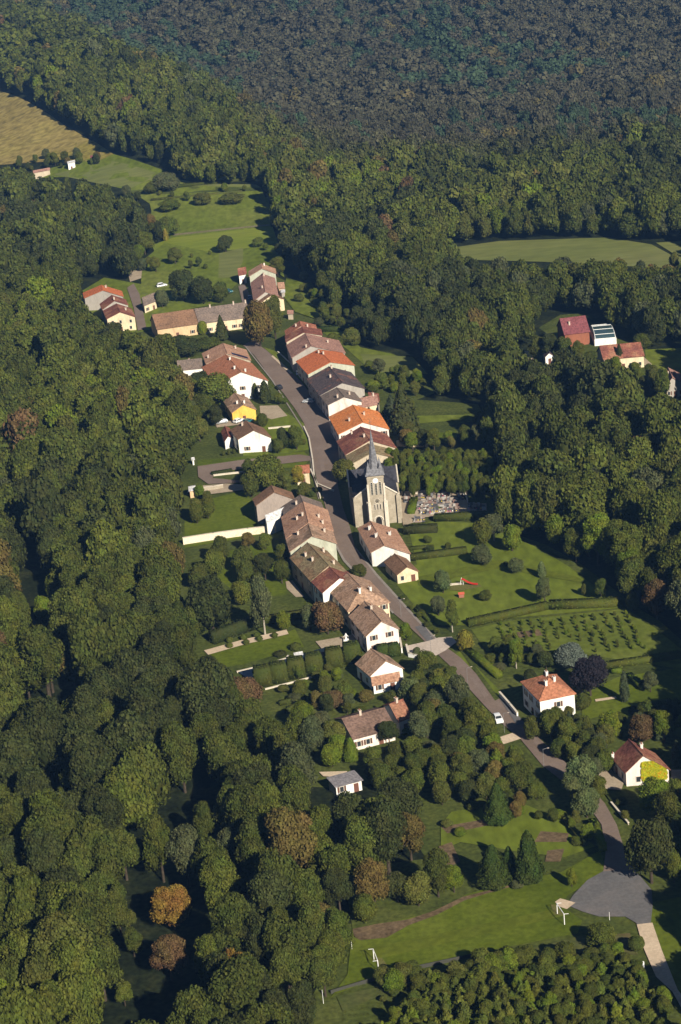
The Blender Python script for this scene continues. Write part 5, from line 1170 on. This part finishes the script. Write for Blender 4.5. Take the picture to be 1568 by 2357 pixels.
for (x, y, w_) in SCR:
    c_ = random.choice(('mid', 'green', 'mid', 'green', 'light', 'olive')); q_ = random.choice(('broad', 'tall')); T(x, y-w_*.75, y+w_*.3, w_, q_, c_, ('large ' if w_ > 40 else ('mid-sized ' if w_ > 24 else 'little '))+('upright ' if q_ == 'tall' else 'round ')+CNM[c_]+' scrub bush, '+('left end' if x < 980 else ('left half' if x < 1120 else ('middle' if x < 1260 else ('right half' if x < 1380 else 'right end'))))+' of the scrub belt', 'scrub along the sports field', 'shrub', 'shrub')
# ------------------------------------------------------------------ hedges, walls, fences
def leafy_box(label, P, Qp, thick, height, col='thuja', name='hedge', group=None, round_=False, cat='hedge'):
    """clipped hedge from P to Qp (world points)"""
    P = Vector((P.x, P.y, 0)); Qp = Vector((Qp.x, Qp.y, 0)); d = Qp-P; L = d.length; rz = math.atan2(d.y, d.x); c = (P+Qp)/2
    z = float(terr(c.x, c.y)); rng = np.random.default_rng(int(L*100) % 9999)
    n = int(min(5000, 4.5*(2*L*height+L*thick+2*thick*height))); F_ = rng.random(n)
    aL, aT, aE = L*height, L*thick, thick*height; tot = 2*aL+aT+2*aE
    Pn = np.zeros((n, 3)); Nn = np.zeros((n, 3)); a, b = rng.random(n), rng.random(n)
    e = np.searchsorted(np.cumsum([aL/tot, aL/tot, aT/tot, aE/tot, aE/tot]), F_); e = np.minimum(e, 4)
    for k in range(5):
        q = e == k
        if k < 2: s = -1 if k == 0 else 1; Pn[q] = np.stack([(a[q]-.5)*L, np.full(q.sum(), s*thick/2), b[q]*height], 1); Nn[q] = (0, s, 0.2)
        elif k == 2: Pn[q] = np.stack([(a[q]-.5)*L, (b[q]-.5)*thick, np.full(q.sum(), height)], 1); Nn[q] = (0, 0, 1)
        else: s = -1 if k == 3 else 1; Pn[q] = np.stack([np.full(q.sum(), s*L/2), (a[q]-.5)*thick, b[q]*height], 1); Nn[q] = (s, 0, .2)
    if round_:
        zz = Pn[:, 2]/height; k_ = np.where(zz > .75, 1-(zz-.75)*1.1, 1)[:, None]; Pn[:, :2] *= k_
    Pn += rng.normal(0, .05, Pn.shape); V = quads(Pn, Nn, .17, rng, .4)
    bx = MB().box((0, 0, height*.48), (L-.1, thick-.1, height*.96), 0, 0, .9 if round_ else 1.0)
    V2 = np.concatenate([V, np.array(bx.v)]); Fq = np.concatenate([np.arange(4*n).reshape(-1, 4), np.array(bx.f)+4*n])
    me = np_mesh(name, V2, Fq, M_LEAF, np.concatenate([rng.uniform(0.1, .8, n), np.full(len(bx.f), .2)]))
    o = bpy.data.objects.new(name, me); o.location = (c.x, c.y, z-.02); o.rotation_euler = (0, 0, rz); o.color = jit(PAL[col], .06); link(o)
    return tag(o, label, cat, group)
def hedge(label, fr, p, q, th, h, col='thuja', **k): return leafy_box(label, pt(fr, p, 0.0), pt(fr, q, 0.0), th, h, col, **k)
hedge('long low hedge line across the upper meadow', None, (350, 462), (600, 437), 2.5, 1.6, 'green')
hedge('low hedge along the upper edge of the mown field', None, (350, 478), (560, 459), 1.6, 1.0, 'olive')
hedge('dark hedge between cemetery and gardens', 'Z', (640, 545), (1420, 500), 2.2, 2.2, 'green')
hedge('thick dark hedge right below the church yard', 'E', (705, 1045), (1000, 1030), 2.6, 2.4, 'dark')
hedge('long dark hedge across the upper meadow', 'E', (770, 1275), (1255, 1215), 2.2, 1.9, 'green')
hedge('short low hedge between the fruit trees and the meadow', 'H', (110, 250), (250, 238), 1.2, 1.0, 'green')
hedge('long hedge dividing meadow and orchard', 'H', (430, 655), (860, 560), 2.4, 1.9, 'mid')
hedge('right-hand end of the meadow hedge', 'H', (865, 560), (1260, 545), 2.8, 2.1, 'mid')
hedge('hedge along the bottom side of the orchard', 'H', (1160, 880), (1568, 820), 2.0, 1.6, 'mid')
hedge('bright clipped hedge running down beside the road', 'H', (405, 775), (600, 935), 1.8, 1.6, 'light')
hedge('bright clipped hedge on the lawn right of the cypress', 'AA', (915, 400), (1110, 560), 1.6, 1.5, 'light')
hedge('bright low hedge at the upper right lawn', 'AA', (700, 345), (830, 335), 1.2, 1.2, 'light')
hedge('bright hedge between road and kitchen garden', 'J', (1050, 370), (1115, 530), 1.6, 1.7, 'bright')
hedge('hedge under the large grey-green trees', 'J', (870, 330), (1010, 500), 1.0, 1.2, 'mid')
hedge('low hedge along the roadside meadow', 'H', (150, 560), (240, 640), 1.4, 1.1, 'mid')
hedge('tall hedge in front of the market strips', 'B', (850, 100), (1250, 110), 2.5, 2.2, 'mid') if False else None
hedge('hedge on the upper side of the terraced gardens', 'N', (470, 175), (860, 165), 2.4, 2.2, 'thuja')
hedge('dark hedge behind the formal garden', 'G', (190, 225), (500, 110), 2.5, 3.5, 'dark')
hedge('hedge along the foot of the shady garden', 'G', (500, 110), (800, 60), 2.2, 2.4, 'green')
hedge('dark clipped hedge bordering the parterre, upper', 'G', (600, 600), (760, 560), 1.2, 1.2, 'green')
hedge('dark clipped hedge bordering the parterre, lower', 'G', (640, 650), (730, 590), 1.2, 1.2, 'green')
hedge('hedge along the lane to the gravel yard', 'D', (380, 205), (560, 175), 1.4, 1.2, 'dark')
hedge('hedge beside the turning place wall', 'L', (1130, 1280), (1568, 1190), .5, .4, 'green') if False else None
GBk = 'tall clipped hedge blocks in a row along the garden pool'
for k, (x, y) in enumerate([(45, 1125), (185, 1095), (335, 1055), (490, 1015), (665, 968), (820, 922)]):
    c = pt('F', (x, y), 0)
    leafy_box('tall clipped hedge block in the row along the garden pool, '+('far left', 'second from left', 'third from left', 'third from right', 'second from right', 'right end')[k], c+Vector((-2.3, .2, 0)), c+Vector((2.3, .6, 0)), 4.2, 5.0, 'green', 'hedge_block', GBk, True, 'clipped hedge')
for k, (x, y) in enumerate([(1085, 880), (1180, 870), (965, 790)]):
    c = pt('F', (x, y), 0); leafy_box(('clipped hedge block under the pinkish gable, left', 'clipped hedge block under the pinkish gable, right', 'low clipped hedge block at the corner of the pinkish gable')[k], c+Vector((-1.6, 0, 0)), c+Vector((1.6, .5, 0)), 3, 3.2 if k < 2 else 2, 'thuja', 'hedge_block', None, True, 'clipped hedge')
def wall(label, fr, pts, h, th=.5, mat=None, name='stone_wall', cat='wall', group=None, cap=True):
    P = [pt(fr, p, 0.0) for p in pts]; c = sum(P, Vector())/len(P); z = float(terr(c.x, c.y)); mb = MB()
    for a, b in zip(P, P[1:]):
        m = (a+b)/2-c; L = (b-a).length; rz = math.atan2((b-a).y, (b-a).x); mb.box((m.x, m.y, h/2-.1), (L+th*.5, th, h+.2), 0, rz)
        if cap: mb.box((m.x, m.y, h+.06), (L+th*.5+.1, th+.16, .12), 1, rz)
    o = mb.build(name, [mat or wallmat('cream'), M_STONEP], None, (c.x, c.y, z)); return tag(o, label, cat, group)
wall('long pale plastered garden wall left of the row houses', 'D', [(140, 806), (400, 765), (700, 725), (940, 700)], 2.2, .5, nmat('old_plaster', [(.55, .47, .33), (.72, .64, .48), (.66, .55, .42)], .35))
wall('pale stone wall right of the spire', 'E', [(650, 288), (905, 296)], 1.8, .6)
wall('low wall on the far side of the cemetery', 'Z', [(140, 155), (640, 132)], 1.3, .5, M_STONEP, name='cemetery_wall')
wall('low wall between cemetery and hedge', 'Z', [(640, 515), (1080, 465)], .9, .4, M_STONEP, name='cemetery_wall')
wall('steel fence line at the right of the graves', 'Z', [(1095, 95), (1150, 285)], 1.0, .2, flat('pale_steel', (.5, .5, .52)), name='fence', cat='fence')
wall('white entrance wall curving by the road crossing', 'F', [(1290, 810), (1310, 885), (1420, 905), (1450, 870)], 1.1, .35, M_WHITE, name='entrance_wall')
wall('white pillar wall at the hedge end by the crossing', 'F', [(1235, 760), (1250, 850)], 1.4, .3, M_WHITE, name='entrance_wall')
wall('pale kerb wall along the garden pool', 'G', [(345, 402), (500, 365), (645, 320), (655, 305)], .35, .4, M_STONEP, name='pool_kerb')
wall('thin pale wall below the row of clipped hedges', 'G', [(515, 506), (690, 462), (890, 408)], .3, .2, M_STONEP, name='garden_wall')
wall('curved low kerb wall on the village side of the street', None, [(640, 812), (668, 838), (690, 868), (720, 905)], .5, .3, M_STONEP, name='kerb_wall')
wall('grey kerb wall along the left side of the street', None, [(700, 985), (712, 1012), (720, 1060), (724, 1100), (738, 1148)], .6, .3, M_STONEP, name='kerb_wall')
wall('low wall beside the spire shadow across the street', 'D', [(1240, 165), (1300, 290), (1440, 350)], .6, .3, M_STONEP, name='kerb_wall')
wall('stone wall of the gravel yard beside the tiny tan shed', 'D', [(245, 352), (400, 335), (480, 320)], 1.4, .4, M_STONE, name='yard_wall')
wall('thin pale fence across the lane lawn', 'D', [(400, 212), (700, 178)], .5, .2, M_STONEP, name='garden_fence', cat='fence')
wall('thin pale garden fence right of the chalet-style house', 'P', [(1195, 1140), (1460, 1115)], .6, .2, M_STONEP, name='garden_fence', cat='fence')
wall('long low pipe rail along the lower side of the sports field', 'L', [(600, 1490), (880, 1405), (1100, 1345), (1560, 1245)], .8, .12, flat('dark_rail', (.05, .05, .04)), name='rail_fence', cat='fence', cap=False)
wall('garden wall right of the turning place road', 'J', [(1160, 250), (1260, 370)], .5, .25, M_STONE, name='garden_wall')
wall('short pale wall by the white two-storey house gate', 'I', [(330, 350), (400, 430), (450, 490)], 1.2, .35, wallmat('white'), name='gate_wall')
# ------------------------------------------------------------------ cars
def car(label, fr, c, tail_to_nose, paint, kind='car', L=4.2):
    g = pt(fr, c); a, b = pt(fr, tail_to_nose[0]), pt(fr, tail_to_nose[1]); rz = math.atan2((b-a).y, (b-a).x)
    g.z = float(terr(g.x, g.y))+(.25 if g.y < 1150 else .6)
    root = empty('parked_car', g, rz, label=label, cat='car' if kind == 'car' else 'van'); k = L/4.2; hh = 1.0 if kind == 'car' else 1.25
    pm = flat('car_paint_%s' % paint, dict(white=(.75, .76, .78), black=(.02, .02, .025), silver=(.42, .44, .46), teal=(.02, .12, .14), blue=(.05, .08, .16), grey=(.14, .15, .16))[paint], rough=.25, spec=.5)
    V = []; prof = [(-2.1, .35), (-2.1, .85), (-1.95, .98), (-1.6, 1.38*hh), (-.9, 1.5*hh), (.35, 1.48*hh), (1.05, 1.0), (1.9, .85), (2.1, .62), (2.1, .35)]
    n = len(prof)
    for s in (-1, 1):
        for x, z in prof: V.append((x*k, s*(.87 if z < 1.05 else .70), z))
    Fs = [tuple(range(n))[::-1], tuple(range(n, 2*n))]+[(i, (i+1) % n, n+(i+1) % n, n+i) for i in range(n)]
    o = mesh('body', V, Fs, pm, root); bm = bmesh.new(); bm.from_mesh(o.data); bmesh.ops.recalc_face_normals(bm, faces=bm.faces[:]); bm.to_mesh(o.data); bm.free()
    gm = M_PANE
    mesh('windscreen', [(.42*k, -.62, 1.46*hh), (1.02*k, -.74, 1.05), (1.02*k, .74, 1.05), (.42*k, .62, 1.46*hh)], [(0, 1, 2, 3)], gm, root, (.03, 0, .03))
    mesh('rear_window', [(-1.62*k, -.62, 1.36*hh), (-1.93*k, -.74, 1.02), (-1.93*k, .74, 1.02), (-1.62*k, .62, 1.36*hh)], [(0, 3, 2, 1)], gm, root, (-.03, 0, .03))
    for s in (-1, 1): mesh('side_window', [(-1.5*k, s*.73, 1.34*hh), (-1.75*k, s*.86, 1.04), (.85*k, s*.86, 1.04), (.3*k, s*.72, 1.42*hh)], [(0, 1, 2, 3)], gm, root, (0, s*.03, 0))
    for x in (-1.3, 1.3):
        for s in (-1, 1):
            mb = MB().tube((x*k, s*.70, .33), (x*k, s*.90, .33), .33, .33, 12); wl = mb.build('wheel', M_DARK, root)
            MB().tube((x*k, s*.895, .33), (x*k, s*.92, .33), .19, .19, 8).build('rim', flat('rim_grey', (.4, .4, .4)), wl)
    for s in (-1, 1): MB().box((2.08*k, s*.62, .68), (.08, .3, .16)).build('headlight', M_WHITE, root)
    return root
car('white estate car parked at the roadside near the white two-storey house', 'I', (318, 522), ((300, 490), (340, 555)), 'white')
car('silver-white car on the street beside the row house shadow', 'O', (145, 445), ((190, 440), (100, 440)), 'silver')
car('black car driving up the street by the columnar tree', 'P', (1325, 652), ((1370, 690), (1290, 620)), 'black')
car('dark-windowed silver car left of the yellow house', 'P', (630, 1072), ((690, 1065), (570, 1085)), 'silver')
car('white car parked in front of the yellow house', 'P', (835, 1058), ((760, 1085), (900, 1030)), 'white')
car('teal car half behind the porch bush of the yellow house', 'P', (950, 1062), ((900, 1075), (1000, 1045)), 'teal')
car('white van parked on the grass above the farmhouse', 'R', (1285, 205), ((1210, 215), (1350, 190)), 'white', 'van', 4.8)
car('dark teal car by the top farmhouse lane', 'Q', (28, 528), ((0, 525), (60, 535)), 'teal')
car('white car in the deep shade of the bright-red-roofed row house', 'N', (242, 695), ((240, 730), (235, 660)), 'white')
car('blue car in the shade of the long grey-brown farmhouse', 'Q', (350, 628), ((345, 600), (360, 660)), 'blue')
car('grey car parked below the dark car by the street kerb', 'P', (900, 1100), ((880, 1100), (930, 1100)), 'grey') if False else None
# ------------------------------------------------------------------ goals, slide, lamps, graves and small things
def goal(label, a, b, back):
    a.z = b.z = .25; c = (a+b)/2; root = empty('football_goal', c, label=label, cat='football goal', group='football goals of the sports field'); A, B_ = a-c, b-c; H_ = 2.35
    for p in (A, B_): MB().tube(p, p+Vector((0, 0, H_)), .09, .09, 6).build('post', M_WHITE, root)
    MB().tube(A+Vector((0, 0, H_)), B_+Vector((0, 0, H_)), .09, .09, 6).build('crossbar', M_WHITE, root)
    mb = MB()
    for p in (A, B_): mb.tube(p+Vector((0, 0, H_)), p+back*.9+Vector((0, 0, H_)), .05, .05, 5)
    mb.build('net_bracket', M_WHITE, root)
goal('white football goal near the wood, left end of the sports field', pt('L', (862, 1288), 0), pt('L', (890, 1360), 0), Vector((-1, 0, 0)))
goal('white football goal beside the turning place, right end of the sports field', pt('J', (845, 897), 0), pt('J', (887, 960), 0), Vector((1, 0, 0)))
def pole(label, fr, p, h, name='street_lamp', cat='street lamp', arm=True, mat=None, r=.05):
    g = pt(fr, p); g.z = float(terr(g.x, g.y))+.1; root = empty(name, g, random.uniform(-.4, .4), label=label, cat=cat)
    MB().tube((0, 0, 0), (0, 0, h), r, r*.7, 6).build('post', mat or flat('galvanised', (.2, .2, .2)), root)
    if arm: MB().tube((0, 0, h), (1.1, 0, h+.25), .05, .04, 5).build('arm', flat('galvanised', (.2, .2, .2)), root); MB().box((1.2, 0, h+.24), (.4, .2, .1)).build('lamp_head', M_CHIM, root)
pole('street lamp at the road edge above the white car', 'I', (112, 285), 5)
pole('street lamp just below the parked white car', 'I', (362, 600), 5)
pole('street lamp at the road bend above the kitchen garden', 'I', (632, 850), 5)
pole('street lamp beside the hipped tan roof house', 'F', (1243, 540), 5)
pole('street lamp at the pale road crossing', 'F', (1505, 870), 5)
pole('slim post on the far rim of the sports field, by the wood', 'L', (728, 1222), 4, 'post', 'post', False, M_WHITE)
pole('slim pale post near the bottom edge left of the rail', 'L', (555, 1552), 3, 'post', 'post', False, M_WHITE)
pole('small red and white post in the middle of the turning place edge', 'J', (1150, 930), 1.8, 'marker_post', 'post', False, M_WHITE)
pole('wooden pole with long shadow at the cemetery end of the meadow', 'H', (692, 150), 6, 'pole', 'pole', False, M_BARKP)
pole('white marker at the edge of the gravel track', 'J', (1348, 1210), 1.4, 'marker_post', 'post', False, M_WHITE, r=.25)
# red slide
g = pt('H', (440, 440), 0); root = empty('playground_slide', (g.x, g.y, .25), math.radians(-18), label='red playground slide on the meadow', cat='slide'); MR = flat('slide_red', (.42, .03, .02), rough=.5); root.scale = (.72, .72, .72)
mb = MB(); prf = [(-3.0, 2.3), (-2.3, 2.2), (-.5, 1.05), (1.2, .5), (3.2, .35)]
for (x0, z0_), (x1, z1_) in zip(prf, prf[1:]):
    mb.add([(x0, -.5, z0_), (x1, -.5, z1_), (x1, .5, z1_), (x0, .5, z0_)], [(0, 1, 2, 3)])
    for s in (-.5, .5): mb.tube((x0, s, z0_+.14), (x1, s, z1_+.14), .13, .13, 5)
mb.build('chute', MR, root); mb = MB()
for s in (-.4, .4): mb.tube((-3.6, s, 0), (-3.0, s, 2.9), .06, .06, 5); mb.tube((-2.4, s, 0), (-2.4, s, 2.2), .06, .06, 5)
for k in range(6): mb.tube((-3.55+k*.09, -.4, .3+k*.4), (-3.55+k*.09, .4, .3+k*.4), .04, .04, 4)
mb.build('ladder', M_WHITE, root)
g = pt('H', (360, 440), 0); tag(MB().box((0, 0, .15), (4.2, .4, .3)).box((0.2, .9, .1), (3, .3, .2)).box((-1.5, .5, .25), (.3, 1.2, .5)).build('sandpit_edge', M_STONEP, None, (g.x, g.y, .22)), 'pale timber sandpit edge left of the red slide', 'sandpit')
for (fr, p, lab) in (('H', (397, 503), 'small reddish toy house on the meadow'),):
    g = pt(fr, p, 0); root = empty('playhouse', (g.x, g.y, .22), label=lab, cat='playhouse'); MB().box((0, 0, .5), (1.4, 1.0, 1.0)).build('wall', flat('toy_brown', (.3, .12, .08)), root)
    mesh('roof', [(-.85, -.65, .95), (.85, -.65, .95), (.85, .65, .95), (-.85, .65, .95), (-.85, 0, 1.45), (.85, 0, 1.45)], [(0, 1, 5, 4), (2, 3, 4, 5), (0, 4, 3), (1, 2, 5)], flat('toy_red', (.4, .08, .04)), root)
# white garden statue group
g = pt('F', (767, 760), 0); root = empty('garden_statue', (g.x, g.y, .2), label='white stone figure on a base at the end of the garden walk', cat='statue')
MB().box((0, 0, .35), (1.5, 1.2, .7), 0, 0, .9).build('plinth', M_WHITE, root); MB().tube((0, 0, .7), (0, 0, 1.5), .34, .2, 8).tube((0, 0, 1.5), (.05, 0, 2.1), .2, .3, 8).tube((.05, 0, 2.1), (.05, 0, 2.45), .17, .13, 8).tube((.2, 0, 1.95), (.7, 0, 1.4), .1, .07, 6).tube((-.15, 0, 1.95), (-.6, 0, 1.5), .1, .07, 6).build('figure', M_WHITE, root)
for fr, p, lab in (('F', (1560//1, 0), ''),): pass
# fallen white trunks in the left wood
for k, (p, q, lab) in enumerate((((455, 940), (490, 1040), 'upper bleached dead trunk in the wood on the left'), ((535, 1130), (568, 1215), 'lower bleached dead trunk in the wood on the left'))):
    FR['V'] = (0, 2200, 900); a, b = pt('V', p, 10.0), pt('V', q, 6.0); c = (a+b)/2
    tag(MB().tube(a-c, b-c, .12, .28, 6).tube(a.lerp(b, .4)-c, a.lerp(b, .25)-c+Vector((1.2, 0, 1)), .12, .05, 5).build('dead_trunk', M_BARKP, None, c), lab, 'dead tree')
# graves
GG = 'graves of the village cemetery'; SM = [nmat('grave_stone_%d' % i, [tuple(v*.85 for v in c), c], 1.5) for i, c in enumerate([(.26, .20, .17), (.33, .29, .25), (.07, .07, .075), (.15, .15, .16), (.20, .13, .11), (.38, .36, .33)])]
ca = pt('Z', (200, 420), 0); e1 = (pt('Z', (1000, 380), 0)-pt('Z', (200, 420), 0)).normalized(); e2 = Vector((-e1.y, e1.x, 0)); rg = math.atan2(e1.y, e1.x)
def grave(x, y, z, i, zone):
    w_ = random.choice((.9, 1.0, 1.8)); CN = ('reddish stone', 'pale limestone', 'black granite', 'dark grey granite', 'brown stone', 'whitish stone')
    root = empty('grave', (x, y, z), rg+random.uniform(-.06, .06), label=('double ' if w_ > 1.5 else 'single ')+CN[i % 6]+' grave with '+CN[(i*5+2) % 6]+' headstone, '+zone, cat='grave', group=GG)
    m_ = SM[i % 6]; MB().box((0, 0, .22), (w_, 2.1, .44), 0, 0, .94).box((0, -.1, .48), (w_*.8, 1.7, .08)).build('slab', m_, root)
    hs = random.uniform(.8, 1.5)
    MB().box((0, 1.05, hs/2), (w_*.85, .22, hs), 0, 0, .9).build('headstone', SM[(i*5+2) % 6], root)
    if random.random() < .5:
        o = mesh('flowers', *((lambda b: (b.v, b.f))(MB().box((.1, -.6, .62), (.4, .35, .25), 0, .4, .6))), flat(*random.choice((('petals_pink', (.5, .12, .2)), ('petals_yellow', (.55, .4, .05)), ('petals_white', (.7, .7, .65))))), root)
i = 0
for (x0, y0, x1, y1, nr, nc, zn) in ((400, 190, 620, 470, 5, 7, 'left grave field'), (640, 250, 990, 450, 4, 11, 'middle grave field'), (690, 150, 880, 210, 2, 6, 'by the far wall'), (180, 190, 250, 290, 2, 3, 'nearest the church'), (1150, 340, 1400, 400, 2, 7, 'far right end of the cemetery'), (1000, 150, 1090, 250, 2, 3, 'by the steel fence'), (330, 540, 500, 580, 1, 4, 'by the lower hedge')):
    for r_ in range(nr):
        for c_ in range(nc):
            if random.random() < .12: continue
            q = pt('Z', (x0+(x1-x0)*(c_+.5)/nc+random.uniform(-4, 4), y0+(y1-y0)*(r_+.5)/nr-(c_/nc)*8+random.uniform(-4, 4)), 0); grave(q.x, q.y, .3, i, ('row %s of ' % ('one', 'two', 'three', 'four', 'five')[r_] if nr > 2 else '')+zn); i += 1
leafy_box('clipped green block hedge at the left of the graves', pt('Z', (255, 350), 0), pt('Z', (370, 345), 0), 12, 1.6, 'light')
T(690, 345, 395, 100, 'ball', 'bright', 'bright yellow-green bush among the graves', None, 'bush', 'bush', 'Z')
# long shrubs belt near the bottom
hz = bpy.data.objects.new('haze', None)
bpy.data.objects.remove(hz)
def haze():
    x0, x1, y0, y1, z0, z1 = -3700, 3700, -260, 5700, -12, 236
    V = [(x0, y0, z0), (x1, y0, z0), (x1, y1, z0), (x0, y1, z0), (x0, y0, z1), (x1, y0, z1), (x1, y1, z1), (x0, y1, z1)]
    m = bpy.data.materials.new('haze'); m.use_nodes = True; n = m.node_tree.nodes; n.clear(); out = n.new('ShaderNodeOutputMaterial'); v = n.new('ShaderNodeVolumePrincipled')
    v.inputs['Color'].default_value = (.22, .48, 1.0, 1); v.inputs['Density'].default_value = HAZE_D; v.inputs['Anisotropy'].default_value = .0
    m.node_tree.links.new(v.outputs[0], out.inputs['Volume'])
    o = mesh('haze', V, [(0, 3, 2, 1), (4, 5, 6, 7), (0, 1, 5, 4), (1, 2, 6, 5), (2, 3, 7, 6), (3, 0, 4, 7)], m); tag(o, kind='stuff')
HAZE_D = 0.00006
haze()

# one more word for look-alikes that stand near each other: their order from left to right
from collections import defaultdict
dd = defaultdict(list)
for o in sc.objects:
    if o.parent is None and o.get('label') and o.get('group') and o.get('group') not in (GP, GO, 'young trees of the bottom right thicket'): dd[o['label']].append(o)
ORD = ['leftmost', 'second from left', 'third from left', 'fourth from left', 'fifth from left', 'sixth from left', 'seventh from left', 'eighth from left']
for lab, L in dd.items():
    if len(L) < 2 or len(L) > 8 or len(lab.split())+3 > 16: continue
    L.sort(key=lambda o: float(proj(np.array([o.location.x]), np.array([o.location.y]), np.array([o.location.z]))[0][0]))
    for k, o in enumerate(L): o['label'] = lab+', '+(('left one', 'right one')[k] if len(L) == 2 else ORD[k])
